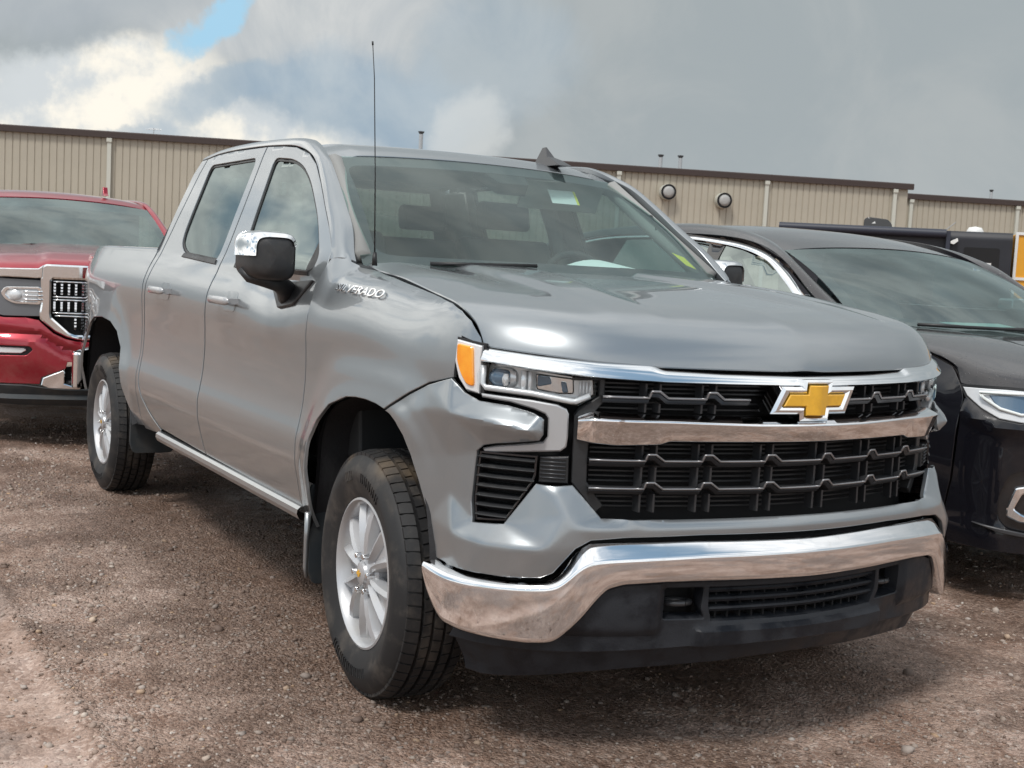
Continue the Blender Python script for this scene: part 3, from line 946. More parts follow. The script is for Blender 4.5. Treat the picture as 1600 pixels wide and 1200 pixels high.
def field():
    pts = [tuple(p) for p in PTS]; edges = []
    def idx(p):
        for k, q in enumerate(pts):
            if abs(q[0]-p[0]) < 1e-6 and abs(q[1]-p[1]) < 1e-6: return k
        pts.append(tuple(p)); return len(pts)-1
    for ln in CR:
        for sg_ in (1, -1):
            ii = [idx((p[0]*sg_, p[1], p[2])) for p in ln]
            edges += [(a, b) for a, b in zip(ii[:-1], ii[1:]) if (a, b) not in edges]
    for p in list(PTS):
        if p[0] > 1e-6: idx((-p[0], p[1], p[2]))
    both_ = np.array(pts)
    vo, eo, fo, ov, oe, of = mgeo.delaunay_2d_cdt([Vector(p[:2]) for p in both_], edges, [], 0, 1e-7)
    V = np.array([tuple(p) for p in vo]); Dv = np.zeros(len(V))
    for i, o in enumerate(ov):
        if len(o): Dv[i] = both_[o[0], 2]
    F = np.array([tuple(f) for f in fo])
    A, B_, C_ = V[F[:, 0]], V[F[:, 1]], V[F[:, 2]]
    det = (B_[:, 1]-C_[:, 1])*(A[:, 0]-C_[:, 0])+(C_[:, 0]-B_[:, 0])*(A[:, 1]-C_[:, 1])
    def ev(q):
        out = np.zeros(len(q))
        for k in range(0, len(q), 4000):
            p = q[k:k+4000, None, :]
            l1 = ((B_[:, 1]-C_[:, 1])*(p[..., 0]-C_[:, 0])+(C_[:, 0]-B_[:, 0])*(p[..., 1]-C_[:, 1]))/det
            l2 = ((C_[:, 1]-A[:, 1])*(p[..., 0]-C_[:, 0])+(A[:, 0]-C_[:, 0])*(p[..., 1]-C_[:, 1]))/det
            l3 = 1-l1-l2
            i = np.argmax(np.minimum(np.minimum(l1, l2), l3), axis=1)
            r_ = np.arange(len(i))
            w = np.clip(np.stack([l1[r_, i], l2[r_, i], l3[r_, i]], 1), 0, 1); w /= w.sum(1)[:, None]
            out[k:k+4000] = (w*Dv[F[i]]).sum(1)
        return out
    def smooth(q, r=.0075):
        acc = ev(q)*2; n = 2
        for a in range(6):
            o = np.array([math.cos(a*math.pi/3), math.sin(a*math.pi/3)])*r
            acc = acc+ev(q+o); n += 1
            acc = acc+.5*ev(q+o*1.9); n += .5
        return acc/n
    return smooth


_cov = field()


def SURF_cover(uv):
    s, z = uv[:, 0], uv[:, 1]
    a = np.abs(s)
    f = flare(s, z)*sstep(1.12, 1.30, a)
    d = _cov(uv)
    base = low_d(a, z)*sstep(1.12, 1.4, a)
    return PS(s, z, d+f+base)


full = half+[(-s, z) for s, z in half[::-1] if s > 1e-6]
sheet('bumper_cover', full, SURF_cover, 'silver', TR, h=.0085, gap=.002, bevel=.0025, rim=.014)

# --- fender
fen = [(1.036, 1.178), (1.05, 1.2035), (1.10, 1.2475), (1.16, 1.2735), (1.235, 1.2925), (1.35, 1.306), (1.468, 1.3178), (1.61, 1.335), (1.754, 1.3528), (1.95, 1.370), (2.09, 1.380), (2.13, 1.397), (2.16, 1.425), (2.20, 1.432),
       (sx_(-.575), 1.400), (sx_(-.578), 1.36), (sx_(-.586), 1.24), (sx_(-.592), 1.12), (sx_(-.598), .95), (sx_(-.606), .7), (sx_(-.612), .49),
       (sx_(-.50), .44), (sx_(-.485), .44), (sx_(-.47), .50), (sx_(-.455), .58), (sx_(-.445), .69), (sx_(-.438), .77), (sx_(-.396), .842), (sx_(-.30), .907), (sx_(-.154), .950), (sx_(-.07), .958), (sx_(.009), .960), (sx_(.09), .956), (1.481, .947), (1.422, .977), (1.342, 1.015), (1.252, 1.053), (1.139, 1.079), (1.136, 1.13), (1.122, 1.197)]
both('fender', fen, SURF_fender, 'silver', TR, h=.02, rim=.012)
# --- front door, rear door, corner of the cab, box side
fd_glass = rounded([(sx_(x), z) for x, z in [(-1.575, 1.356), (-1.650, 1.823), (-1.405, 1.806), (-1.245, 1.770), (-1.089, 1.700), (-.886, 1.570), (-.79, 1.49), (-.705, 1.410), (-.700, 1.365), (-.76, 1.345)]], [.04, .05, .08, .08, .1, .1, .06, .06, .06, .06])
fdoor = X([(-.578, 1.37), (-.600, 1.435), (-.700, 1.51), (-.826, 1.593), (-.97, 1.69), (-1.109, 1.774), (-1.239, 1.825), (-1.421, 1.861), (-1.60, 1.876), (-1.812, 1.886), (-1.820, 1.84), (-1.806, 1.60), (-1.808, 1.36), (-1.825, 1.25), (-1.838, 1.03), (-1.841, .864), (-1.838, .72), (-1.826, .60), (-1.805, .500), (-.614, .488), (-.608, .7), (-.600, .95), (-.594, 1.12), (-.588, 1.24)])
both('front_door', fdoor, SURF_side, 'silver', TR, holes=[fd_glass], h=.026, rim=.03)
rd_glass = rounded([(sx_(x), z) for x, z in [(-2.600, 1.45), (-2.600, 1.832), (-1.900, 1.836), (-1.890, 1.369), (-2.45, 1.392)]], [.07, .05, .05, .04, .12])
rdoor = X([(-1.820, 1.886), (-2.3, 1.892), (-2.55, 1.886), (-2.700, 1.874), (-2.745, 1.80), (-2.80, 1.62), (-2.86, 1.43), (-2.875, 1.33), (-2.90, 1.2), (-2.915, 1.0), (-2.912, .80), (-2.895, .70), (-2.85, .645), (-2.77, .595), (-2.66, .55), (-2.56, .515), (-1.813, .500), (-1.834, .60), (-1.846, .72), (-1.849, .864), (-1.846, 1.03), (-1.833, 1.25), (-1.816, 1.36), (-1.814, 1.60), (-1.828, 1.84)])
both('rear_door', rdoor, SURF_side, 'silver', TR, holes=[rd_glass], h=.026, rim=.03)
corner = X([(-2.706, 1.874), (-2.80, 1.868), (-2.86, 1.80), (-2.90, 1.65), (-2.945, 1.42), (-2.955, 1.30), (-2.96, 1.0), (-2.96, .46), (-2.62, .478), (-2.57, .508), (-2.67, .544), (-2.78, .589), (-2.86, .640), (-2.905, .697), (-2.921, .80), (-2.924, 1.0), (-2.909, 1.2), (-2.884, 1.33), (-2.869, 1.43), (-2.808, 1.62), (-2.752, 1.80)])
both('cab_corner', corner, SURF_side, 'silver', TR, h=.03, rim=.05)
arch_r = [(-3.12, .46), (-3.20, .60), (-3.27, .75), (-3.32, .86), (-3.42, .94), (-3.58, .985), (-3.80, .998), (-4.02, .985), (-4.14, .94), (-4.22, .86), (-4.26, .75), (-4.29, .62), (-4.30, .52)]
bed = X([(-2.967, 1.395), (-4.82, 1.395), (-4.86, 1.33), (-4.865, 1.0), (-4.86, .72), (-4.86, .64), (-4.62, .60), (-4.42, .52)]+arch_r[::-1]+[(-2.967, .475)])
both('box_side', bed, SURF_bed, 'silver', TR, h=.03, rim=.014)

# mirrored flanges and rails
for sg in (-1,):
    zt = 1.398
    xs = np.linspace(-2.975, -4.84, 40)
    y0 = -(1+low_d(np.array([3.0]), np.array([zt]))[0]+(-.085*sstep(-4.1, -4.9, xs)**1.5-0.03*sstep(-4.70, -4.88, xs)))
    G = []
    for x, yy in zip(xs, y0):
        G.append([(x, yy+.0, zt-.012), (x, yy+.006, zt+.004), (x, yy+.022, zt+.013), (x, yy+.05, zt+.015), (x, yy+.09, zt+.015), (x, yy+.115, zt+.010), (x, yy+.12, zt-.02), (x, yy+.12, zt-.50)])
    o = grid_mesh(np.array(G), 'box_rail', 'silver', TR, flip=False)
    mirror_copy(o)
# A pillar, roof rail
def gy(z, k=0.0): return -(.92-.37*(z-1.38))+k
seamA = [(-.580, 1.400), (-.603, 1.440), (-.703, 1.516), (-.828, 1.598), (-.97, 1.694), (-1.110, 1.779), (-1.239, 1.830), (-1.421, 1.866), (-1.60, 1.881), (-1.9, 1.893), (-2.3, 1.897), (-2.55, 1.891), (-2.70, 1.879), (-2.80, 1.872)]
A3 = [(x, gy(z), z) for x, z in seamA]
B3 = [(-.500, -.845, 1.396), (-.545, -.835, 1.432), (-.640, -.805, 1.520), (-.765, -.780, 1.600), (-.900, -.757, 1.690), (-1.045, -.733, 1.778), (-1.150, -.712, 1.822), (-1.30, -.690, 1.876), (-1.45, -.682, 1.899), (-1.9, -.678, 1.912), (-2.3, -.678, 1.911), (-2.55, -.680, 1.902), (-2.70, -.682, 1.890), (-2.80, -.685, 1.876)]
o = loft2(A3, B3, 'roof_rail', 'silver', TR, nu=90, nv=9, bulge=.016, rim=.03, flip=True)
mirror_copy(o)

# --- hood
_ss = np.array([2.10, 1.95, 1.754, 1.61, 1.468, 1.35, 1.235, 1.16, 1.10, 1.07, 1.05, 1.04])
_ep = SURF_fender(np.stack([_ss, seam_z(_ss)-.0006], 1))
_ep = _ep+np.stack([-.002+0*_ss, .0055+0*_ss, .0015+0*_ss], 1)
edge = curve3(list(_ep)+[(.577, -.912, 1.183)], 70)
cent = curve3([(-.33, 0, 1.410), (0, 0, 1.392), (.3, 0, 1.366), (.6, 0, 1.328), (.76, 0, 1.297), (.84, 0, 1.265), (.89, 0, 1.222), (.915, 0, 1.180), (.925, 0, 1.146)], 70)
# same parameter on both: keep the nose rounding together
def reparam(c, n, knee):
    s = np.concatenate([[0], np.cumsum(np.linalg.norm(np.diff(c, axis=0), axis=1))]); s /= s[-1]
    k = np.interp(knee, c[:, 0], s)
    t = np.concatenate([np.linspace(0, k, n-24, endpoint=False), np.linspace(k, 1, 24)])
    return np.stack([np.interp(t, s, c[:, i]) for i in range(3)], 1)
NV = 84
edge = reparam(edge, NV, .40); cent = reparam(cent, NV, .74)
us = np.linspace(-1, 1, 121)
us = np.sign(us)*(1-(1-np.abs(us))**1.25)
G = np.zeros((len(us), NV, 3))
fx = (cent[:, 0]-cent[0, 0])/(cent[-1, 0]-cent[0, 0])
ex = (edge[:, 0]-edge[0, 0])/(edge[-1, 0]-edge[0, 0])
for i, u in enumerate(us):
    a = abs(u)
    pf = PS(np.array([u*1.038]), np.array([1.15]), np.array([-.025]))[0]
    zf = float(np.interp(a*1.038, [0, .49, .68, .85, 1.038], [1.146, 1.149, 1.158, 1.169, 1.181]))
    xr = -.33-.126*a*a
    bl = a**2
    g = fx*(1-bl)+ex*bl
    x = xr+(pf[0]-xr)*g
    yb = np.abs(edge[:, 1])
    y = -(np.sign(u) if u else 1)*(a*yb*(1-g**3)+abs(pf[1])*g**3)
    b = .22*a**2+.78*a**9
    z = cent[:, 2]*(1-b)+edge[:, 2]*b
    # nose: keep the lower lip on its line
    z = z+(zf-(cent[-1, 2]*(1-b)+edge[-1, 2]*b))*sstep(.80, 1.0, g)
    ya = np.abs(y)
    fade = 1-sstep(.84, .97, g)
    # shallow centre tray, raised shoulders that run forward and spread
    w1 = .235+.16*sstep(0, .8, g); w2 = .50+.10*g
    z = z-.014*(1-sstep(w1-.035, w1+.035, ya))*fade*(1-.6*sstep(.55, .85, g))
    z = z-.016*sstep(w2-.05, w2+.03, ya)*(1-sstep(w2+.04, w2+.24, ya))*fade*(1-sstep(.35, .8, g)*.7)
    # faint centre keel on the nose
    z = z+.004*np.exp(-(ya/.05)**2)*sstep(.6, .9, g)
    G[i] = np.stack([x, y, z], 1)
grid_mesh(G, 'hood', 'silver', TR, rim=.03, bevel=.003)

# --- roof
us = np.linspace(-1, 1, 49); xs = np.concatenate([np.linspace(-1.108, -1.5, 16), np.linspace(-1.56, -2.6, 16), np.linspace(-2.66, -2.86, 8)])
zc = spl([-2.86, -2.75, -2.5, -2.1, -1.8, -1.5, -1.3, -1.2, -1.108][::1], [1.876, 1.893, 1.907, 1.915, 1.915, 1.910, 1.894, 1.873, 1.842])
G = np.zeros((len(us), len(xs), 3))
for i, u in enumerate(us):
    for j, x in enumerate(xs):
        fr = 1-sstep(-1.5, -1.108, x)
        xx = x-.075*u*u*(1-fr)
        hw = .694-.022*sstep(-1.108, -1.45, x)
        z = float(zc(x))-.020*u*u-.012*abs(u)**10
        if .86 < abs(u) < .97: z -= .006
        G[i, j] = (xx, -hw*u, z)
grid_mesh(G, 'roof', 'silver', TR, rim=.03, flip=True)

# --- windscreen and its dark border
def SURF_ws(uv):
    u, v = uv[:, 0], uv[:, 1]
    xb = -.285-.235*u*u; xt = -1.102-.075*u*u
    yb, yt = .815*u, .702*u
    zb = 1.398+0*u; zt = 1.836-.022*u*u
    b = np.sin(np.pi*np.clip(v, 0, 1))*.022
    return np.stack([xb+(xt-xb)*v+b*.45, -(yb+(yt-yb)*v), zb+(zt-zb)*v+b*.9], -1)
wso = [(-1, -.06), (1, -.06), (1, 1), (-1, 1)]
hole = rounded([(-.935, .06), (.935, .06), (.915, .90), (-.915, .90)], .09)
sheet('windshield', wso, SURF_ws, 'wind', TR, h=.05, gap=0, bevel=.001, rim=.003)
sheet('glass_border', wso, off(SURF_ws, -.0035), 'frit', TR, holes=[hole], h=.05, gap=0, bevel=.001, rim=.002)
# sensor housing behind the glass
SEN = rounded([(-.23, .985), (.10, .985), (.05, .79), (-.15, .79)], .02)
o = sheet('mirror_sensor_cover', [(u*1.0, v) for u, v in SEN], off(SURF_ws, -.0055), 'matt_black', TR, h=.04, gap=0, bevel=.001, rim=.05)

# --- side glass, rubber seals
for nm, g_ in (('front', fd_glass), ('rear', rd_glass)):
    both('window_seal', [tuple(p) for p in inset(densify(g_, .03), -.001)], off(SURF_side, -.006), 'seal', TR, holes=[[tuple(p) for p in inset(densify(g_, .03), .009)]], h=.03, gap=0, bevel=.001, rim=.02)
    both('side_window', [tuple(p) for p in inset(densify(g_, .03), .004)], off(SURF_side, -.010), 'sideg', TR, h=.05, gap=0, bevel=.0005, rim=.004)
# belt strip under the glass, pillar cover between the doors
both('belt_strip', X([(-.74, 1.352), (-1.60, 1.362), (-1.60, 1.342), (-.74, 1.334)]), off(SURF_side, .006), 'black', TR, h=.03, gap=0, bevel=.002, rim=.01)
both('belt_strip', X([(-1.89, 1.369), (-2.44, 1.392), (-2.46, 1.372), (-1.88, 1.348)]), off(SURF_side, .006), 'black', TR, h=.03, gap=0, bevel=.002, rim=.01)
QT = X([(-.985, 1.352), (-.890, 1.568), (-.79, 1.485), (-.716, 1.410), (-.712, 1.368), (-.77, 1.350)])
both('mirror_sail', [(s, z) for s, z in X([(-.80, 1.350), (-.775, 1.48), (-.716, 1.410), (-.710, 1.368), (-.75, 1.350)])], off(SURF_side, -.008), 'black', TR, h=.03, gap=0, bevel=.002, rim=.01)
# body coloured cover plates in the glass of the B pillar region
# sail panel under the mirror
both('mirror_base', rounded(X([(-1.12, 1.292), (-.93, 1.200), (-.77, 1.222), (-.665, 1.320)]), .015), off(SURF_side, .010), 'black', TR, h=.03, gap=0, bevel=.004, rim=.03)

# --- side mirrors
def build_mirror():
    N_ = 48
    cy, cz = -1.068, 1.398
    base = []
    for a in np.linspace(0, 2*math.pi, N_, endpoint=False):      # 0 inboard, 90 deg up, 180 outboard
        c_, s_ = math.cos(a), math.sin(a)
        yy = .087*math.copysign(abs(c_)**.42, c_); zz_ = .088*math.copysign(abs(s_)**.42, s_)
        if c_ < 0 and s_ < 0: zz_ *= 1-.16*abs(c_)
        base.append((yy, zz_))
    def ring(k, x, grow=0.0):
        out = []
        for yy, zz_ in base:
            l = math.hypot(yy, zz_)
            q = k+grow/l
            xx = x-.48*max(0, -yy*q-.02)
            out.append((xx, cy+yy*q, cz+zz_*q))
        return out
    sec = [(.05, -.700), (.45, -.702), (.74, -.708), (.88, -.718), (.96, -.740), (1.0, -.775), (1.0, -.84), (.965, -.885)]
    v = []; f = []
    for k, x in sec: v += ring(k, x)
    for i in range(len(sec)-1):
        for j in range(N_): f.append((i*N_+j, i*N_+(j+1) % N_, (i+1)*N_+(j+1) % N_, (i+1)*N_+j))
    f.append(tuple(range(N_))[::-1]); f.append(tuple((len(sec)-1)*N_+j for j in range(N_)))
    lo = mesh_obj('mirror_housing', v, f, 'black', TR, True, 40)
    j0, j1 = int(N_*.05), int(N_*.50)
    cap = []
    for k, x in sec[2:]:
        r_ = ring(k, x+.003, .0035)[j0:j1+1]
        cap.append(r_)
    c_ = grid_mesh(np.array(cap), 'mirror_cap', 'chrome', TR, rim=.003, bevel=.001, auto=60, flip=True)
    gl = MB(); gl.prism([(p[1], p[2]) for p in ring(.9, 0)], 0, -.892, -.887)
    ys = ring(.9, 0); gl = MB(); gl.prism([(cy+b[0]*.9, cz+b[1]*.9) for b in base], 0, -.890, -.886); g2 = gl.build('mirror_glass', 'mirror', TR)
    ar = MB(); ar.tube([(-.90, -.945, 1.250), (-.86, -.972, 1.278), (-.83, -1.01, 1.298), (-.81, -1.07, 1.306), (-.82, -1.13, 1.318), (-.84, -1.158, 1.345)], [.042, .038, .032, .024, .020, .012], 12)
    a_ = ar.build('mirror_arm', 'black', TR, smooth=True)
    for o in (lo, c_, g2, a_): mirror_copy(o)
build_mirror()

# --- door handles
def handle(x):
    mb = MB(); L = .26
    prof = [(-.5, 0), (-.46, .55), (-.35, .95), (0, 1.05), (.35, .95), (.46, .55), (.5, 0)]
    y0 = -.995
    sec = 10; rings = []
    for t, h in [(-.5, .25), (-.47, .7), (-.38, 1), (0, 1.05), (.38, 1), (.47, .7), (.5, .25)]:
        cx = x+t*L; cy = y0-.028-.012*h; r = .018*min(1, h+.15)
        rings.append([(cx, cy+math.cos(a)*.011*min(1, h+.2), 1.205+math.sin(a)*r) for a in np.linspace(0, 2*math.pi, sec, endpoint=False)])
    v = [p for r in rings for p in r]; f = []
    for i in range(len(rings)-1):
        for j in range(sec): f.append((i*sec+j, i*sec+(j+1) % sec, (i+1)*sec+(j+1) % sec, (i+1)*sec+j))
    f += [tuple(range(sec)), tuple((len(rings)-1)*sec+j for j in range(sec))[::-1]]
    mb.add(v, f)
    for e in (-.42, .42): mb.box((x+e*L, y0-.012, 1.205), (.03, .05, .024))
    o = mb.build('door_handle', 'silver2', TR, smooth=True, auto=50)
    cup = rounded([(sx_(x+.10), 1.158), (sx_(x+.10), 1.245), (sx_(x-.06), 1.245), (sx_(x-.06), 1.158)], .04)
    both('handle_recess', cup, off(SURF_side, .0015), 'silver_recess', TR, h=.03, gap=0, bevel=.001, rim=.004)
    mirror_copy(o)
handle(-1.51); handle(-2.53)

# --- rocker strip under the doors
xs = np.linspace(-.605, -2.60, 60)
G = [[(x, -.952, .500), (x, -.978, .497), (x, -.990, .487), (x, -.992, .470), (x, -.983, .452), (x, -.960, .440), (x, -.900, .436)] for x in xs]
o = grid_mesh(np.array(G), 'rocker_panel', 'silver', TR, rim=.0, flip=True); mirror_copy(o)

# --- wheel arches: liners and painted lips
def liner(arch, y0, y1):
    a = np.array(arch); c = a.mean(0)
    G = []
    for x, z in curve3([(p[0], p[1], 0) for p in arch], 40, False)[:, :2]:
        G.append([(x, y0, z), (x+(x-c[0])*.04, y0+.02, z+.012), (x+(x-c[0])*.06, y1, z+.02)])
    o = grid_mesh(np.array(G), 'arch_liner', 'liner', TR, flip=False)
    mirror_copy(o)
    mb = MB(); zt = max(p[1] for p in arch)
    xs_ = [p[0] for p in arch]
    mb.box(((min(xs_)+max(xs_))/2, y1+.01, .75), (max(xs_)-min(xs_)+.1, .01, .62))
    o = mb.build('arch_inner_wall', 'void', TR); mirror_copy(o)
arch_f = [(.465, .50), (.455, .583), (.425, .686), (.382, .779), (.329, .862), (.237, .924), (.137, .948), (.009, .960), (-.154, .950), (-.30, .907), (-.396, .842), (-.438, .77), (-.445, .69), (-.455, .58), (-.47, .50), (-.485, .44)]
liner(arch_f, -.985, -.55)
liner(arch_r[::-1], -.985, -.55)
# mud flaps
for x0, z0, z1 in ((-.50, .235, .60), (-3.16, .30, .66)):
    mb = MB()
    mb.prism(rounded([(-.985, z1), (-.985, z0+.05), (-.965, z0), (-.76, z0), (-.74, z0+.03), (-.74, z1)], .02), 0, x0-.008, x0+.008)
    o = mb.build('mud_flap', 'flap', TR, bevel=.003); mirror_copy(o)
    if x0 > -1:
        mb = MB(); mb.tube([(x0+.015, -.995, .50), (x0+.006, -.995, .40), (x0+.004, -.995, .30), (x0+.006, -.990, .262)], [.012, .009, .008, .006], 8)
        o = mb.build('flap_edge', 'silver', TR, smooth=True); mirror_copy(o)

# --- front lamps
LMP = [(1.027, 1.134), (.899, 1.121), (.80, 1.112), (.695, 1.103), (.690, 1.062), (.742, 1.031), (.869, 1.046), (.95, 1.052), (1.040, 1.058), (1.044, 1.10)]
def SURF_d(d0): return lambda uv: PS(uv[:, 0], uv[:, 1], np.full(len(uv), d0))
both('lamp_housing', LMP, SURF_d(-.055), 'lamp', TR, h=.04, gap=0, bevel=.001, rim=.004)
def bar_on(name, path, r, d, m, **k):
    mb = MB(); pts = [tuple(PS(np.array([s]), np.array([z]), np.array([d]))[0]) for s, z in path]
    mb.tube(pts, r, 8); o = mb.build(name, m, TR, smooth=True); return o, mirror_copy(o)
bar_on('light_guide', [(1.030, 1.125), (1.032, 1.075), (1.020, 1.063), (.875, 1.058), (.760, 1.043), (.748, 1.043), (.706, 1.061)], .0085, -.018, 'lamp_white')
bar_on('lamp_divider', [(.905, 1.118), (.905, 1.064)], .010, -.03, 'lamp')
bar_on('lamp_divider', [(.885, 1.118), (.885, 1.064)], .006, -.026, 'lamp_white')
for k in range(4):
    bar_on('lamp_rib', [(.735-.010*k, 1.098), (.735-.010*k, 1.060-.002*k)], .003, -.030, 'lamp_white')
def proj(name, s, z, w, h_, d, m, seg=20):
    uvp = [(s+w*math.copysign(abs(math.cos(a))**.6, math.cos(a)), z+h_*math.copysign(abs(math.sin(a))**.6, math.sin(a))) for a in np.linspace(0, 2*math.pi, seg, endpoint=False)]
    def sf(uv):
        q = ((uv[:, 0]-s)/w)**2+((uv[:, 1]-z)/h_)**2
        return PS(uv[:, 0], uv[:, 1], d+.02*np.sqrt(np.clip(1-q*.8, 0, 1)))
    return both(name, uvp, sf, m, TR, h=.008, gap=0, bevel=.001, rim=.02)
proj('lamp_bezel', .978, 1.093, .046, .030, -.052, 'lamp')
proj('projector_lens', .984, 1.093, .036, .026, -.040, 'lamp_dark')
proj('projector_glint', .958, 1.090, .010, .018, -.026, 'lamp_white')
both('reflector_box', rounded([(.875, 1.112), (.755, 1.104), (.752, 1.060), (.800, 1.058), (.870, 1.066)], .008), SURF_d(-.050), 'chrome', TR, h=.03, gap=0, bevel=.004, rim=.03)
both('reflector_dark', rounded([(.868, 1.108), (.828, 1.105), (.822, 1.085), (.866, 1.075)], .006), SURF_d(-.044), 'lamp_dark', TR, h=.03, gap=0, bevel=.003, rim=.02)
both('reflector_dark', rounded([(.795, 1.094), (.778, 1.093), (.770, 1.064), (.788, 1.063)], .004), SURF_d(-.044), 'lamp_dark', TR, h=.03, gap=0, bevel=.003, rim=.02)
both('lamp_cover', LMP, SURF_d(-.002), 'lens', TR, h=.04, gap=.001, bevel=.002, rim=.004)
AMB = rounded([(1.122, 1.182), (1.060, 1.176), (1.050, 1.062), (1.078, 1.066), (1.104, 1.097), (1.121, 1.133)], .012)
both('turn_signal', AMB, SURF_d(.001), 'amber', TR, h=.03, gap=.001, bevel=.003, rim=.02)
both('turn_signal_surround', [(1.128, 1.192), (1.032, 1.180), (1.034, 1.140), (1.036, 1.056), (1.036, 1.044), (1.084, 1.051), (1.115, 1.082), (1.134, 1.129)], SURF_d(-.006), 'lamp', TR, h=.03, gap=.001, bevel=.003, rim=.02)
both('lamp_gasket', [(1.136, 1.198), (1.024, 1.186), (1.024, 1.040), (1.084, 1.045), (1.120, 1.076), (1.140, 1.129)], SURF_d(-.016), 'seal', TR, h=.03, gap=0, bevel=.001, rim=.02)
# surround below the lamp: light plastic, C shaped
CP = [(1.034, 1.047), (.875, 1.040), (.800, 1.032), (.771, 1.021), (.764, 1.008), (.763, .945), (.766, .915), (.782, .902), (1.012, .880), (1.020, .893), (.969, .905), (.877, .919), (.836, .926), (.824, .942), (.825, .992), (.834, 1.003), (.867, 1.014), (.939, 1.028), (1.030, 1.034)]
both('lamp_surround', CP, SURF_d(-.012), 'silver2', TR, h=.03, gap=.001, bevel=.004, rim=.03)

# --- lofted strips along the nose
def strip(name, st, m, close=.05, n=120, parent=TR, wob=None):
    """st: rows (s, [(z, d), ...]) for the right half; mirrored across the middle and lofted"""
    k = len(st[0][1])
    S = [r[0] for r in st]
    ss = np.linspace(0, S[-1], n)
    G = []
    for s in ss:
        row = []
        for j in range(k):
            z = np.interp(s, S, [r[1][j][0] for r in st]); d = np.interp(s, S, [r[1][j][1] for r in st])
            row.append((s, z, d))
        G.append(row)
    G = np.array(G)
    for _ in range(2): G[1:-1, :, 1:] = .25*G[:-2, :, 1:]+.5*G[1:-1, :, 1:]+.25*G[2:, :, 1:]
    left = G[::-1].copy(); left[..., 0] *= -1
    full_ = np.concatenate([left[:-1], G])
    q = full_.reshape(-1, 3)
    P3 = PS(q[:, 0], q[:, 1], q[:, 2]).reshape(full_.shape)
    return grid_mesh(P3, name, m, parent, rim=.0, auto=75)


def prof(zt, zc, zb, dt, dc, db, r=.004):
    """top facet, crease, front facet with softened edges and returns"""
    return [(zt-.002, dt-.05), (zt, dt-.006), (zt-r*.3, dt), (zc+r, dc-(dc-dt)*.12), (zc, dc), (zc-r, dc+(db-dc)*.08), (zb+r, db), (zb, db-.004), (zb+.001, db-.05)]


strip('upper_grille_bar', [(0, prof(1.133, 1.121, 1.104, -.018, .002, .012)), (.30, prof(1.135, 1.122, 1.105, -.018, .002, .012)), (.49, prof(1.140, 1.125, 1.106, -.018, .002, .012)), (.52, prof(1.151, 1.130, 1.107, -.020, .000, .012)),
                           (.68, prof(1.155, 1.136, 1.112, -.022, -.002, .010)), (.86, prof(1.164, 1.147, 1.124, -.022, -.004, .008)), (1.028, prof(1.175, 1.160, 1.138, -.022, -.004, .006))], 'chrome')
strip('middle_grille_bar', [(0, prof(1.016, .994, .943, -.005, .040, .022)), (.20, prof(1.016, .994, .943, -.005, .040, .022)), (.475, prof(1.015, 1.000, .943, -.005, .040, .022)), (.50, prof(1.0155, 1.000, .934, -.005, .040, .022)),
                            (.63, prof(1.018, 1.000, .929, -.005, .040, .020)), (.700, prof(1.020, 1.000, .933, -.006, .034, .014)), (.738, prof(1.003, .992, .937, -.012, .004, -.006))], 'chrome_d')
# chrome bumper
def bp(zt, zc, zb): return [(zt-.004, -.01), (zt-.0005, .026), (zt, .030), (zt-.003, .035), (zc+.006, .0605), (zc+.001, .0645), (zc-.004, .0660), (zc-.012, .0665), (zb+.016, .0660), (zb+.006, .0645), (zb+.001, .059), (zb, .052), (zb+.002, -.01)]
strip('front_bumper', [(0, bp(.665, .634, .553)), (.364, bp(.667, .631, .555)), (.49, bp(.665, .626, .554)), (.60, bp(.663, .621, .548)), (.645, bp(.662, .618, .535)), (.675, bp(.660, .614, .500)), (.700, bp(.655, .607, .462)), (.722, bp(.640, .588, .434)), (.755, bp(.588, .552, .398)),
                       (.775, bp(.562, .538, .382)), (.80, bp(.549, .532, .377)), (.846, bp(.542, .527, .373)), (.911, bp(.538, .524, .374)), (.953, bp(.537, .523, .376)), (1.02, bp(.536, .522, .382)), (1.075, bp(.540, .526, .395)), (1.105, bp(.545, .533, .43)), (1.135, bp(.551, .541, .475)), (1.150, bp(.553, .545, .515))], 'chrome_d', n=160)
# black lower insert
def ip(zt, zb, d0=.030, d1=.022): return [(zt+.02, -.02), (zt+.006, d0-.016), (zt-.006, d0), (zt-.016, d0+.004), ((zt+zb)/2, (d0+d1)/2), (zb+.006, d1), (zb, d1-.01), (zb, -.05)]
INS = [(1.076, .383), (1.03, .380), (.953, .374), (.846, .370), (.775, .378), (.70, .455), (.675, .497), (.645, .532), (.60, .545), (.49, .551), (.47, .551), (.345, .552), (.0, .552),]
def SURF_ins(uv):
    a = np.abs(uv[:, 0]); z = uv[:, 1]
    d = .030-.012*sstep(.50, .36, z)
    # forward shelf below the intake, raised outer shields
    d = d+.026*(1-sstep(.404, .420, z))*(1-sstep(.34, .38, a))*sstep(.345, .365, z)
    d = d+.014*sstep(.472, .490, a)*sstep(.395, .41, z)
    d = d-.02*sstep(.80, 1.05, a)
    return PS(uv[:, 0], z, d)
intake = [(.330, .530), (.330, .505), (.329, .473), (.314, .428), (-.314, .428), (-.329, .473), (-.330, .505), (-.330, .530)]
hookh = rounded([(.468, .531), (.347, .531), (.352, .468), (.338, .438), (.468, .440)], .008)
ins_outer = [(1.10, .335), (1.07, .383), (.953, .372), (.846, .368), (.780, .374), (.705, .452), (.650, .528), (.60, .544), (.49, .549), (0, .549)]
ins_low = [(0, .366), (.15, .364), (.33, .357), (.527, .350), (.632, .347), (.776, .343), (.90, .338), (1.00, .335)]
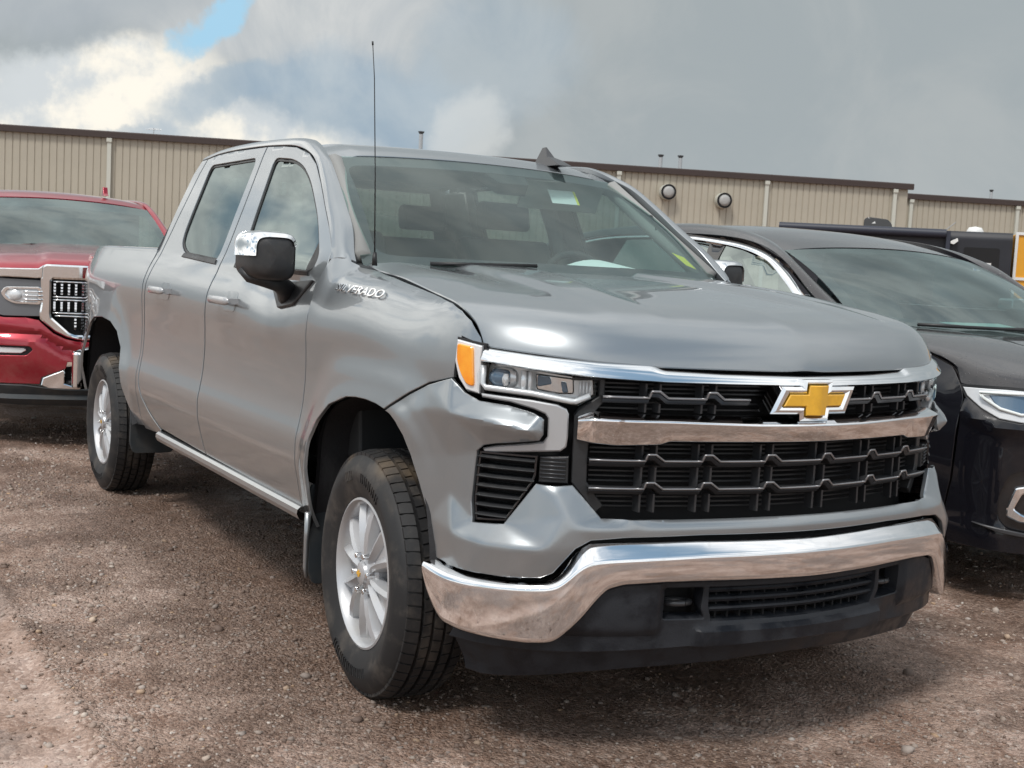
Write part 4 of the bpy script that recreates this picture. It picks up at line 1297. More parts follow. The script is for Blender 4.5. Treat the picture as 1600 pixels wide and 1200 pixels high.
ins_full = ins_outer+[(-s, z) for s, z in ins_outer[::-1] if s > 0]+[(-s, z) for s, z in ins_low[::-1] if s > 0]+ins_low
sheet('lower_valance', ins_full, SURF_ins, 'black_wet', TR, holes=[intake, hookh, [(-s, z) for s, z in hookh]], h=.012, gap=0, bevel=.003, rim=.05)
sheet('intake_back', [(-.34, .54), (-.34, .42), (.34, .42), (.34, .54)], SURF_d(-.05), 'void', TR, h=.06, gap=0, bevel=.001, rim=.002)
for z_, a in ((.520, .336), (.492, .334), (.464, .332)):
    mb = MB(); pts = []
    G = []
    for s in np.linspace(-a, a, 40):
        G.append([PS(np.array([s]), np.array([z_+dz]), np.array([dd]))[0] for dz, dd in ((-.012, -.03), (-.009, .012), (0, .020), (.005, .016), (.007, -.03))])
    grid_mesh(np.array(G), 'intake_slat', 'black_wet', TR, auto=40)
for s in np.linspace(-.29, .29, 15):
    mb = MB(); p = PS(np.array([s]), np.array([.48]), np.array([-.02]))[0]; mb.box(p, (.03, .006, .10)); mb.build('intake_fin', 'void', TR)
# tow hooks
for sg in (1, -1):
    pts = []
    for a in np.linspace(0, 2*math.pi, 21):
        p = PS(np.array([sg*.408]), np.array([.478]), np.array([-.02]))[0]
        pts.append((p[0]+.035*math.cos(a)+.0, p[1]+.040*math.sin(a), .478+.004*math.cos(a)))
    mb = MB(); mb.tube(pts, .009, 8, caps=False); mb.build('tow_hook', 'slat', TR, smooth=True)
    mb = MB(); p = PS(np.array([sg*.408]), np.array([.48]), np.array([-.07]))[0]; mb.box(p, (.01, .13, .11)); mb.build('hook_recess', 'void', TR)
# air dam
def SURF_dam(uv):
    a = np.abs(uv[:, 0]); z = uv[:, 1]
    return PS(uv[:, 0], z, .004-.05*sstep(.36, .24, z)-.01-.03*sstep(.9, 1.1, a)+.006*sstep(.30, .29, z))
dl = [(0, .302), (.18, .297), (.304, .290), (.557, .279), (.678, .269), (.856, .245), (1.016, .224), (1.10, .221)]
dt = [(1.125, .330), (1.10, .338), (.9, .336), (.776, .340), (.527, .347), (.33, .354), (0, .363)]
sheet('air_dam', dl+dt+[(-s, z) for s, z in dt[::-1] if s > 0]+[(-s, z) for s, z in dl[::-1] if s > 0], SURF_dam, 'black_wet', TR, h=.02, gap=0, bevel=.003, rim=.02)
both('corner_filler', [(1.11, .338), (1.14, .44), (1.06, .385), (1.0, .378), (1.0, .338)], SURF_d(-.03), 'black_wet', TR, h=.03, gap=0, bevel=.001, rim=.02)

# --- black behind everything at the nose
sheet('nose_backing', [(-1.05, .36), (1.05, .36), (1.05, .68), (1.04, 1.15), (-1.04, 1.15), (-1.05, .68)], SURF_d(-.10), 'void', TR, h=.08, gap=0, bevel=.001, rim=.002)
# grille field: frame, rows of stepped slats, uprights
both('grille_frame', [(.760, 1.10), (.676, 1.104), (.676, 1.060), (.735, 1.020), (.748, 1.000), (.7465, .816), (.668, .7325), (.645, .752), (.700, .82), (.700, 1.0), (.66, 1.045), (.66, 1.108), (.69, 1.11), (.76, 1.11)][::-1], SURF_d(-.030), 'black', TR, h=.03, gap=0, bevel=.003, rim=.05)
PK = [.522, .345, .135, -.082, -.305, -.508]
def row_path(z0, hh, s0, s1):
    pts = [(s0, z0+.004), (s0-.02, z0+.004), (s0-.05, z0)]
    pts = [(s0, z0)]
    for p in PK:
        if p+.04 < s0 and p-.07 > s1:
            pts += [(p+.014, z0), (p+.010, z0+hh), (p-.014, z0+hh), (p-.044, z0)]
    pts.append((s1, z0)); return pts
def slat(name, z0, s0, s1, hh=.019, m='slat', d=.0):
    path = row_path(z0, hh, s0, s1); G = []
    P2 = []
    for (a, b) in zip(path[:-1], path[1:]):
        for t in np.linspace(0, 1, 4, endpoint=False): P2.append((a[0]+(b[0]-a[0])*t, a[1]+(b[1]-a[1])*t))
    P2.append(path[-1])
    for s, z in P2:
        up = (z-z0)/hh
        dd = d+.008*up
        G.append([PS(np.array([s]), np.array([zz]), np.array([q]))[0] for zz, q in ((z-.020-.0*up, dd-.045), (z-.016, dd-.010), (z-.006, dd), (z, dd-.003), (z+.002, dd-.008), (z0+.004 if up > .5 else z+.002, dd-.045))])
    grid_mesh(np.array(G), name, m, TR, auto=25)
slat('grille_slat', 1.062, .672, .215); slat('grille_slat', 1.062, -.105, -.672)
slat('grille_slat', .885, .700, -.700); slat('grille_slat', .806, .698, -.698)
for z0, s0, s1 in ((1.062, .672, .215), (1.062, -.105, -.672), (.885, .70, -.70), (.806, .698, -.698)):
    # thin bright line along each slat
    path = row_path(z0, .019, s0, s1); P2 = []
    for (a, b) in zip(path[:-1], path[1:]):
        for t in np.linspace(0, 1, 4, endpoint=False): P2.append((a[0]+(b[0]-a[0])*t, a[1]+(b[1]-a[1])*t))
    P2.append(path[-1])
    mb = MB(); mb.tube([PS(np.array([s]), np.array([z+.001]), np.array([.002+.008*(z-z0)/.019]))[0] for s, z in P2], .0036, 6)
    mb.build('slat_trim', 'slat_edge', TR, smooth=True)
for p in PK:
    for e in (.022, -.022):
        for z0, z1 in ((.738, .790), (.806, .866), (.885, .932), (1.020, 1.045), (1.062, 1.100)):
            if z0 > 1 and -.10 < p+e < .21: continue
            q = PS(np.array([p+e]), np.array([(z0+z1)/2]), np.array([-.03]))[0]
            mb = MB(); mb.box(q, (.03, .007, z1-z0)); mb.build('grille_upright', 'slat', TR)
for k, z_ in enumerate(np.linspace(.748, .775, 3)):
    mb = MB(); mb.tube([PS(np.array([s]), np.array([z_]), np.array([-.062]))[0] for s in np.linspace(-.66, .66, 24)], .0035, 5); mb.build('radiator_bar', 'black', TR)
for z_ in list(np.linspace(.820, .862, 4))+list(np.linspace(.900, .925, 3))+list(np.linspace(1.026, 1.044, 2))+list(np.linspace(1.072, 1.096, 3)):
    mb = MB(); mb.tube([PS(np.array([s]), np.array([z_]), np.array([-.062]))[0] for s in np.linspace(-.69, .69, 24)], .0035, 5); mb.build('radiator_bar', 'black', TR)
# air curtain grilles at the corners
CUR = [(.848, .886), (.850, .832), (.856, .812), (.932, .694), (1.028, .686), (1.035, .742), (1.028, .846), (1.024, .884)]
both('corner_grille_back', CUR, SURF_d(-.060), 'void', TR, h=.04, gap=0, bevel=.001, rim=.002)
for k in range(7):
    z_ = .870-.0275*k
    # clip the slat to the opening
    s_in = .852 if z_ > .815 else .852+(.815-z_)*.68
    G = []
    for s in np.linspace(s_in+.002, 1.030, 18):
        G.append([PS(np.array([s]), np.array([z_+dz]), np.array([dd]))[0] for dz, dd in ((-.011, -.050), (-.008, -.016), (-.002, -.006), (.004, -.012), (.005, -.050))])
    o = grid_mesh(np.array(G), 'corner_grille_slat', 'black', TR, auto=50, flip=True); mirror_copy(o)
both('corner_grille_frame', CUR, SURF_d(-.010), 'gloss_black', TR, holes=[[tuple(p) for p in inset(densify(CUR, .02), .006)]], h=.03, gap=0, bevel=.001, rim=.05)
both('grille_connector', [(.758, .888), (.843, .882), (.843, .810), (.756, .812)], SURF_d(-.022), 'black', TR, h=.03, gap=0, bevel=.003, rim=.03)
for k in range(6):
    z_ = .826+.011*k
    bar_on('connector_rib', [(.765, z_), (.840, z_)], .0028, -.018, 'slat')

# --- cross badge
BC, BZ = .069, 1.073
def cross(w, h_, w2, h2, sl, k=1.0):
    # parallelogram wings plus an upright centre
    return [(w, -h_), (w-sl, h_), (w2, h_), (w2-.002, h2), (-w2-.006, h2), (-w2-.004, h_), (-w-.0+.004, h_), (-w+sl, -h_), (-w2+.0, -h_), (-w2+.004, -h2), (w2+.004, -h2), (w2+.006, -h_)]
SB = -.0
def bsurf(dc, out=1.0):
    def f(uv):
        s, z = uv[:, 0], uv[:, 1]
        return PS(s, z, dc+0*s)
    return f
cA = [(s, z+1.066) for s, z in cross(.164, .039, .054, .060, .040)]
cB = [(s, z+1.066) for s, z in cross(.122, .0185, .037, .045, .022)]
def tilt(P_): return [(s, z) for s, z in P_]
sheet('badge_frame', tilt(cA), bsurf(.036), 'chrome', TR, holes=[tilt(cB)], h=.03, gap=0, bevel=.009, rim=.07)
def sg(uv):
    s, z = uv[:, 0], uv[:, 1]
    return PS(s, z, .034+.010*np.clip(1-np.abs(s)/.045, 0, 1))
sheet('badge', tilt(cB), sg, 'gold', TR, h=.012, gap=.001, bevel=.003, rim=.02, auto=20)

# --- lettering on the fender
def fender_letters():
    me = text_mesh('SILVERADO', .052, .0016)
    n = len(me.vertices); co = np.empty(n*3, np.float32); me.vertices.foreach_get('co', co); co = co.reshape(-1, 3)
    w = co[:, 0].max()
    u = co[:, 0]/w; v = co[:, 1]; dep = co[:, 2]
    x = -.415+u*.385; z = 1.290-u*.010+v*.66
    uv = np.stack([sx_(x), z], 1); b = SURF_fender(uv)
    e = 1e-3
    pu = SURF_fender(uv+np.array([e, 0]))-b; pv = SURF_fender(uv+np.array([0, e]))-b
    N = -np.cross(pu, pv); N /= np.linalg.norm(N, axis=1)[:, None]
    P3 = b+N*(dep[:, None]+.007)
    me.vertices.foreach_set('co', P3.astype(np.float32).ravel()); me.update()
    me.materials.clear(); me.materials.append(M['chrome'])
    link(bpy.data.objects.new('lettering', me), TR)
fender_letters()

# --- aerial, roof fin
mb = MB(); mb.tube([(-.300, -.862, 1.385), (-.302, -.862, 1.43)], [.010, .007], 10); mb.build('antenna_base', 'seal', TR, smooth=True)
mb = MB(); mb.tube([(-.302, -.862, 1.42), (-.318, -.866, 1.70), (-.345, -.872, 2.02), (-.362, -.876, 2.135)], [.0026, .0021, .0018, .0016], 6); mb.tube([(-.361, -.876, 2.130), (-.363, -.8765, 2.142)], .0035, 6)
mb.build('antenna', 'seal', TR, smooth=True)
mb = MB()
fn = [(-1.14, -.01), (-1.21, .018), (-1.27, .034), (-1.315, .082), (-1.345, .080), (-1.36, .03), (-1.37, -.01)]
L0 = [(x+.02, .405-.030*(1-z/.085)-.002, 1.878+z) for x, z in fn]; L1 = [(x+.02, .405+.030*(1-z/.085)+.002, 1.878+z) for x, z in fn]
k = len(fn); mb.add(L0+L1, [tuple(range(k)), tuple(range(k, 2*k))[::-1]]+[(i, (i+1) % k+0, (i+1) % k+k, i+k)[::-1] for i in range(k)])
mb.build('roof_antenna_fin', 'slat', TR, bevel=.003)

# --- wipers / cowl
mb = MB()
G = []
for u in np.linspace(-.97, .97, 30):
    p = SURF_ws(np.array([[u, -.02]]))[0]
    G.append([(p[0]-.01, p[1], p[2]+.004), (p[0]+.06, p[1]*1.01, p[2]-.012), (p[0]+.12, p[1]*1.02, p[2]-.035)])
grid_mesh(np.array(G), 'cowl', 'black', TR)
mb = MB(); mb.tube([(-.40, -.60, 1.402), (-.36, -.45, 1.407), (-.325, -.20, 1.414)], .008, 6); mb.build('wiper', 'seal', TR, smooth=True)

# --- tail: gate, bed floor, lamps, rear bumper
mb = MB(); mb.prism([(-.83, .72), (-.83, 1.36), (-.81, 1.405), (.81, 1.405), (.83, 1.36), (.83, .72)], 0, -4.85, -4.80); mb.build('tailgate', 'silver', TR, bevel=.012, seg=3)
mb = MB(); mb.box((-3.9, 0, .86), (1.9, 1.5, .04)); mb.box((-2.975, 0, 1.12), (.03, 1.62, .52)); mb.build('bed_floor', 'black', TR)
for sg_ in (-1, 1):
    mb = MB(); mb.prism(rounded([(-4.84, .98), (-4.872, 1.0), (-4.876, 1.33), (-4.85, 1.345), (-4.78, 1.335), (-4.79, .99)], .02), 1, sg_*.82, sg_*.868); mb.build('tail_lamp', 'red_lens', TR, bevel=.004)
mb = MB(); mb.prism(rounded([(-4.86, -.90), (-4.98, -.86), (-5.01, -.5), (-5.01, .5), (-4.98, .86), (-4.86, .90), (-4.60, 1.015), (-4.50, 1.02), (-4.50, .97), (-4.80, .84), (-4.80, -.84), (-4.50, -.97), (-4.50, -1.02), (-4.60, -1.015)], .03), 2, .50, .735); mb.build('rear_bumper', 'chrome', TR, bevel=.02, seg=3)
# --- cab back and rear window
mb = MB(); mb.prism([(-.93, .5), (-.93, 1.40), (-.76, 1.80), (-.68, 1.875), (.68, 1.875), (.76, 1.80), (.93, 1.40), (.93, .5)], 0, -2.955, -2.935)
back = mb
G = []
B_ = [(-2.955, -.94, 1.30), (-2.945, -.92, 1.42), (-2.90, -.80, 1.70), (-2.86, -.715, 1.84)]
mb = MB(); v = []
ys = [(.5, .945, -2.955), (1.0, .965, -2.955), (1.36, .925, -2.95)]
mb.add([(-2.95, -.94, .5), (-2.95, .94, .5), (-2.95, .92, 1.40), (-2.95, -.92, 1.40)], [(0, 1, 2, 3)])
mb.add([(-2.95, -.92, 1.40), (-2.95, -.70, 1.44), (-2.87, -.60, 1.80), (-2.85, -.69, 1.872), (-2.87, -.74, 1.82)], [(0, 1, 2, 3, 4)])
mb.add([(-2.95, .92, 1.40), (-2.95, .70, 1.44), (-2.87, .60, 1.80), (-2.85, .69, 1.872), (-2.87, .74, 1.82)], [(4, 3, 2, 1, 0)])
mb.add([(-2.87, -.60, 1.80), (-2.87, .60, 1.80), (-2.85, .69, 1.872), (-2.85, -.69, 1.872)], [(0, 1, 2, 3)])
mb.add([(-2.95, -.92, 1.40), (-2.95, .92, 1.40), (-2.95, .70, 1.44), (-2.95, -.70, 1.44)], [(0, 1, 2, 3)])
mb.build('cab_back', 'silver', TR)
mb = MB(); mb.add([(-2.951, -.70, 1.44), (-2.951, .70, 1.44), (-2.871, .60, 1.80), (-2.871, -.60, 1.80)], [(0, 1, 2, 3)]); mb.build('rear_window', 'sideg', TR)

# --- cabin
mb = MB(); mb.box((-1.75, 0, .62), (2.3, 1.80, .06)); mb.build('cabin_floor', 'inter', TR)
mb = MB()
mb.prism(rounded([(-.44, 1.375), (-.55, 1.392), (-.80, 1.385), (-.90, 1.30), (-.92, 1.05), (-.70, .70), (-.36, .70)], .04), 1, -.86, .86); mb.build('dashboard', 'inter', TR, bevel=.01)
def seat(x, y, w, name='seat'):
    mb = MB(); mb.prism(rounded([(x+.28, .95), (x+.26, 1.02), (x-.22, .98), (x-.26, .85), (x+.26, .82)], .05), 1, y-w/2, y+w/2); mb.build(name, 'seat', TR, bevel=.03, seg=3)
    mb = MB(); mb.prism(rounded([(x-.16, .98), (x-.24, 1.30), (x-.335, 1.545), (x-.43, 1.535), (x-.40, 1.30), (x-.32, .95)], .05), 1, y-w/2+.02, y+w/2-.02); mb.build('backrest', 'seat', TR, bevel=.04, seg=3)
    mb = MB(); mb.prism(rounded([(x-.33, 1.585), (x-.35, 1.70), (x-.40, 1.725), (x-.45, 1.70), (x-.43, 1.585)], .03), 1, y-.125, y+.125); mb.build('headrest', 'seat', TR, bevel=.03, seg=3)
seat(-1.35, -.45, .54); seat(-1.35, .45, .54)
seat(-2.25, -.45, .60); seat(-2.25, .45, .60)
mb = MB()
cx, cy, cz = -.98, .43, 1.305; tlt = R(24)
ring = [(cx-math.cos(a)*.19*math.sin(tlt), cy+.19*math.sin(a), cz+math.cos(a)*.19*math.cos(tlt)) for a in np.linspace(0, 2*math.pi, 33)]
mb.tube(ring, .016, 8, caps=False); mb.tube([(cx, cy-.18, cz), (cx+.02, cy, cz-.01), (cx, cy+.18, cz)], .016, 8); mb.tube([(cx+.02, cy, cz), (cx+.22, cy, cz-.10)], .045, 10); mb.build('steering_wheel', 'inter', TR, smooth=True)
mb = MB(); mb.box((-1.17, .42, 1.735), (.14, .42, .012), rot=Matrix.Rotation(R(-62), 3, 'Y')); mb.build('sun_visor', 'liner_roof', TR, bevel=.005)
mb = MB(); mb.add([(-1.095, .30, 1.755), (-1.095, .43, 1.755), (-1.045, .43, 1.695), (-1.045, .30, 1.695)], [(0, 1, 2, 3)]); mb.build('visor_label', 'paper', TR)
mb = MB(); mb.add([(-1.0945, .43, 1.7545), (-1.0945, .442, 1.7545), (-1.0445, .442, 1.6945), (-1.0445, .43, 1.6945)], [(0, 1, 2, 3)]); mb.build('visor_label_edge', 'yellow', TR)
def SURF_st(uv): return off(SURF_ws, -.010)(uv)
sheet('window_sticker', [(-.80, .235), (-.885, .20), (-.90, .10), (-.83, .13)], SURF_st, 'yellow', TR, h=.05, gap=0, bevel=.0005, rim=.001)
mb = MB()
v = []; f = []
nx_, ny_ = 8, 12
for i in range(nx_):
    for j in range(ny_):
        a, b = i/(nx_-1), j/(ny_-1)
        v.append((-.56-.22*a+.04*b, .15+.40*b, 1.398+.058*math.sin(math.pi*b)*(.5+.5*a)))
for i in range(nx_-1):
    for j in range(ny_-1): f.append((i*ny_+j, (i+1)*ny_+j, (i+1)*ny_+j+1, i*ny_+j+1))
mesh_obj('paper_sheet', v, f, 'paper', TR)
mb = MB(); mb.tube([(-.70, .77, 1.47), (-.74, .74, 1.52), (-.84, .72, 1.60), (-.90, .72, 1.66)], .014, 8); mb.build('grab_handle', 'inter', TR, smooth=True)
mb = MB(); mb.add([(-1.16, -.66, 1.805), (-1.16, .66, 1.805), (-2.8, .66, 1.84), (-2.8, -.66, 1.84)], [(0, 1, 2, 3)]); mb.build('headliner', 'liner_roof', TR)
# pillars seen from inside
for sg_ in (-1, 1):
    mb = MB(); mb.tube([(-.56, sg_*.80, 1.40), (-1.16, sg_*.68, 1.79)], [.045, .04], 8); mb.build('pillar_trim', 'liner_roof', TR, smooth=True)
    mb = MB(); mb.tube([(-1.73, sg_*.88, 1.0), (-1.76, sg_*.84, 1.40), (-1.80, sg_*.70, 1.82)], [.05, .05, .05], 8); mb.build('pillar_trim', 'liner_roof', TR, smooth=True)
    mb = MB(); mb.tube([(-2.75, sg_*.88, 1.0), (-2.76, sg_*.82, 1.40), (-2.72, sg_*.68, 1.80)], .07, 8); mb.build('pillar_trim', 'liner_roof', TR, smooth=True)
    mb = MB(); mb.box((-1.75, sg_*.90, 1.0), (2.3, .04, .64)); mb.build('door_trim', 'inter', TR)

# --- underbody
mb = MB()
for sg_ in (-1, 1): mb.prism([(.60, .50), (.30, .42), (-.6, .40), (-2.8, .40), (-3.3, .52), (-4.1, .52), (-4.8, .46), (-4.8, .58), (-4.1, .64), (-3.3, .64), (-2.8, .54), (-.6, .54), (.6, .62)], 1, sg_*.40-.05, sg_*.40+.05)
mb.tube([(-3.77, -.80, .40), (-3.77, .80, .40)], .055, 10); mb.lathe([(0, -.16), (.10, -.13), (.15, 0), (.10, .13), (0, .16)], 16, 'y'); 
mb.tube([(-.3, 0, .42), (-3.7, 0, .42)], .05, 8); mb.box((0, 0, .40), (.5, 1.1, .10))
mb.build('chassis_frame', 'void', TR)
mb = MB(); mb.box((-2.0, 0, .58), (5.2, 1.76, .05)); mb.box((.35, 0, .62), (.8, 1.5, .10)); mb.build('underbody', 'void', TR)
mb = MB(); mb.box((0.05, 0, .95), (1.1, 1.06, .55)); mb.build('engine_block', 'void', TR)

# ------------------------------------------------------------------ wheels
def make_wheel(parent, loc, steer=0.0, side_=-1, rim_r=.242, R_=.398, spokes=6, detail=True, rimmat='alloy', width=.222):
    """wheel with its outer face towards -y; side_ +1 turns it round"""
    h = width
    root = bpy.data.objects.new('wheel', None); root.location = loc; root.rotation_euler = (0, 0, steer+(math.pi if side_ > 0 else 0)); link(root, parent)
    # y=0 is the rim's outer plane, inboard is +y
    t = MB()
    pr = [(rim_r-.006, .018), (rim_r+.006, -.004), (rim_r+.020, -.010), (rim_r+.045, -.020), (rim_r+.070, -.026), (rim_r+.078, -.0275), (rim_r+.095, -.026), (R_-.050, -.021), (R_-.030, -.013), (R_-.016, .000), (R_-.007, .014), (R_-.004, .022)]
    tread_y0 = .024
    gro = [.046, .084, .124, .162]
    p2 = list(pr)
    w_end = h-.052+.03
    ys_ = [tread_y0]
    for g_ in gro: p2 += [(R_-.001, g_-.006), (R_-.011, g_-.004), (R_-.011, g_+.004), (R_-.001, g_+.006)]
    p2 += [(R_-.004, .186), (R_-.016, .204), (R_-.05, .220), (rim_r+.06, .224), (rim_r, .205)]
    t.lathe(p2, 96, 'y')
    tyre = t.build('tyre', 'tyre', root, smooth=True, auto=35)
    if detail:
        # tread blocks: cut by cross grooves
        b = MB(); nb = 62
        bands = [(.000, .040, .0), (.052, .078, .4), (.090, .118, .1), (.130, .156, .6), (.168, .202, .2)]
        for bi, (y0, y1, ph) in enumerate(bands):
            for i in range(nb):
                a0 = 2*math.pi*(i+ph)/nb; a1 = a0+2*math.pi/nb*.84
                sk = .012*(1 if bi % 2 else -1)
                vs = []
                for (yy, rr0, rr1) in ((y0, R_-(.020 if bi == 0 else .006), R_+(-.006 if bi == 0 else .004)), (y1, R_-(.020 if bi == 4 else .006), R_+(-.006 if bi == 4 else .004))):
                    for aa in (a0+(sk if yy == y1 else 0), a1+(sk if yy == y1 else 0)):
                        for r_ in (rr0, rr1): vs.append((r_*math.cos(aa), yy, r_*math.sin(aa)))
                b.add(vs, [(1, 3, 7, 5), (0, 1, 5, 4), (2, 6, 7, 3), (0, 2, 3, 1), (4, 5, 7, 6)])
        b.build('tread', 'tyre', root)
        # raised band with stubby lettering-like bars round the sidewall
        b = MB()
        r2 = random.Random(3)
        for arc0, n_ in ((60, 9), (240, 9)):
            for i in range(n_):
                a = R(arc0+i*6.2)
                if r2.random() < .12: continue
                for q in range(2):
                    rr0 = rim_r+.060; da = R(1.3)*(q*2-1)
                    vs = []
                    for dr in (0, .030):
                        for d_a in (-R(.5), R(.5)):
                            for yy in (-.022, -.0295):
                                vs.append(((rr0+dr)*math.cos(a+da+d_a), yy, (rr0+dr)*math.sin(a+da+d_a)))
                    b.add(vs, [(1, 3, 7, 5), (0, 1, 5, 4), (2, 6, 7, 3), (0, 2, 3, 1), (4, 5, 7, 6)])
        tag(b.build('sidewall_relief', 'tyre', root), kind='stuff')
    # rim: flange and barrel
    b = MB(); b.lathe([(rim_r-.004, .022), (rim_r+.004, .004), (rim_r+.003, -.004), (rim_r-.004, -.006), (rim_r-.010, .000), (rim_r-.016, .014), (rim_r-.022, .040), (rim_r-.032, .075), (rim_r-.036, .18), (rim_r-.01, .200)], 72, 'y')
    b.build('rim', rimmat, root, smooth=True, auto=30)
    b = MB(); b.lathe([(.0, .118), (.155, .118), (.158, .125), (.158, .142), (0, .142)], 40, 'y'); b.build('brake_disc', 'lamp', root, smooth=True, auto=30)
    b = MB(); b.lathe([(.0, .16), (.215, .16), (.215, .163), (0, .163)], 40, 'y'); b.build('brake_shield', 'void', root)
    # spokes
    sp = MB(); n = spokes
    for k in range(n):
        ac = R(37+360/n*k)
        def pt(r_, da, y): return (r_*math.cos(ac+da), y, r_*math.sin(ac+da))
        sgw = R(13.0)
        for sg_ in (-1, 1):
            # ridge: triangular section running out from the hub
            st = [(.050, R(16), .018, .010), (.085, R(12.5), .020, .004), (.13, R(12.5), .024, .004), (.185, R(14.0), .025, .010), (.226, R(15.5), .021, .020)]
            v = []; f = []
            for r_, aa, wd, y in st:
                c_ = np.array(pt(r_, sg_*aa, 0)); tn = np.array([-math.sin(ac+sg_*aa), 0, math.cos(ac+sg_*aa)])
                outw = tn*sg_*-1
                v += [tuple(c_-outw*wd*.9+np.array([0, y+.034, 0])), tuple(c_-outw*wd*.55+np.array([0, y+.002, 0])), tuple(c_+outw*wd*.1+np.array([0, y-.005, 0])), tuple(c_+outw*wd*.8+np.array([0, y+.012, 0])), tuple(c_+outw*wd+np.array([0, y+.034, 0]))]
            for i in range(len(st)-1):
                for j in range(4):
                    q = (i*5+j, (i+1)*5+j, (i+1)*5+j+1, i*5+j+1); f.append(q if sg_ < 0 else q[::-1])
                q = (i*5+4, (i+1)*5+4, (i+1)*5, i*5); f.append(q if sg_ < 0 else q[::-1])
            sp.add(v, f)
        # web between the two ridges, lower
        st = [(.050, R(16), .016), (.085, R(12), .015), (.13, R(11), .018), (.185, R(12.5), .025), (.224, R(14.0), .036)]
        v = []; f = []
        for r_, aa, y in st: v += [pt(r_, -aa, y), pt(r_, 0, y+.004), pt(r_, aa, y)]
        for i in range(len(st)-1):
            for j in range(2): f.append((i*3+j, i*3+j+1, (i+1)*3+j+1, (i+1)*3+j))
        sp.add(v, f)
        # short floor between neighbours near the barrel
        a2 = ac+math.pi/n
        v = [(r_*math.cos(a2+da), y, r_*math.sin(a2+da)) for r_, y in ((.165, .066), (.222, .052)) for da in (-R(17), 0, R(17))]
        v = [(r_*math.cos(a2+da*w_), y, r_*math.sin(a2+da*w_)) for r_, y, w_ in ((.150, .068, .75), (.222, .050, 1.0)) for da in (-R(17), 0, R(17))]
        sp.add(v, [(0, 1, 4, 3), (1, 2, 5, 4)])
    sp.build('spokes', rimmat, root, smooth=True, auto=24)
    b = MB(); b.lathe([(.0, -.012), (.022, -.011), (.036, -.006), (.040, .004), (.052, .010), (.074, .016), (.082, .026), (.084, .06)], 40, 'y'); b.build('hub', rimmat, root, smooth=True, auto=28)
    b = MB(); b.prism([(-.016, -.005), (-.012, .005), (-.0045, .005), (-.0045, .011), (.0045, .011), (.0045, .005), (.016, .005), (.012, -.005), (.0045, -.005), (.0045, -.011), (-.0045, -.011), (-.0045, -.005)], 1, -.0145, -.010); b.build('centre_badge', 'gold', root)
    for k in range(n):
        a = R(7+60*k)
        b = MB(); cx_, cz_ = .064*math.cos(a), .064*math.sin(a)
        hexa = [(cx_+.0105*math.cos(R(60*i)), cz_+.0105*math.sin(R(60*i))) for i in range(6)]
        b.prism([(p[0], p[1]) for p in hexa], 1, -.012, .022); b.build('lug_nut', 'chrome', root, bevel=.002)
    return root


HZ = .392
w0 = make_wheel(TR, (-.015, -.985, HZ), steer=R(3.2)*-1)
make_wheel(TR, (-3.775, -.99, HZ))
make_wheel(TR, (-.015, .985, HZ), steer=R(3.2)*-1, side_=1, detail=False)
make_wheel(TR, (-3.775, .99, HZ), side_=1, detail=False)


# the nose sits a little off the centre line of the traced half: ease it over, most on the far side
for o in [q for q in TR.children if q.type == 'MESH' and q.location.length < 1e-6]:
    me = o.data; n = len(me.vertices)
    co = np.empty(n*3, np.float32); me.vertices.foreach_get('co', co); co = co.reshape(-1, 3)
    if co[:, 0].max() < .2: continue
    w = sstep(.10, .60, co[:, 0])
    k_ = np.interp(co[:, 1], [-.85, 0, .70, .80, 1.1], [0, .022, .040, .036, .010])
    k_ = k_*(.45+.55*sstep(.60, .76, co[:, 2]))
    co[:, 1] -= (w*k_).astype(np.float32)
    me.vertices.foreach_set('co', co.ravel()); me.update()

# ------------------------------------------------------------------ neighbouring vehicles
def both_in(par):
    def f(name, *a, **k):
        a = list(a); a.insert(2, par) if False else None
        o = sheet(name, *a[:3], par, **k)
        return o, mirror_copy(o)
    return f


def hood_grid(par, name, m, edge_pts, cent_pts, s_front, zf_knots, d_front, crown=7, nose_y=.12, crease=None):
    e = curve3(edge_pts, 50); c = curve3(cent_pts, 50)
    us = np.linspace(-1, 1, 61); G = np.zeros((61, 50, 3))
    fx = (c[:, 0]-c[0, 0])/(c[-1, 0]-c[0, 0]); ex = (e[:, 0]-e[0, 0])/(e[-1, 0]-e[0, 0])
    for i, u in enumerate(us):
        a = abs(u); pf = PS(np.array([u*s_front]), np.array([1.0]), np.array([d_front]))[0]
        zf = float(np.interp(a*s_front, *zf_knots))
        g = fx*(1-a*a)+ex*a*a
        x0 = c[0, 0]+(e[0, 0]-c[0, 0])*a*a
        x = x0+(pf[0]-x0)*g
        y = -(np.sign(u) if u else 1)*(a*np.abs(e[:, 1])*(1-g**3)+abs(pf[1])*g**3)
        b = .3*a**2+.7*a**crown
        z = c[:, 2]*(1-b)+e[:, 2]*b
        z = z+(zf-(c[-1, 2]*(1-b)+e[-1, 2]*b))*sstep(.78, 1, g)
        if crease:
            w = crease[0]+(crease[1]-crease[0])*g
            z = z-crease[2]*(1-sstep(w-.04, w+.05, np.abs(y)))*(1-sstep(.8, .97, g))
        w_ = a**10
        E_ = e*np.array([1, -1 if u > 0 else 1, 1]); E_[:, 1] = -np.sign(u if u else 1)*np.abs(e[:, 1])
        G[i] = np.stack([x, y, z], 1)*(1-w_)+E_*w_
    return grid_mesh(G, name, m, par, rim=.03, bevel=.003)


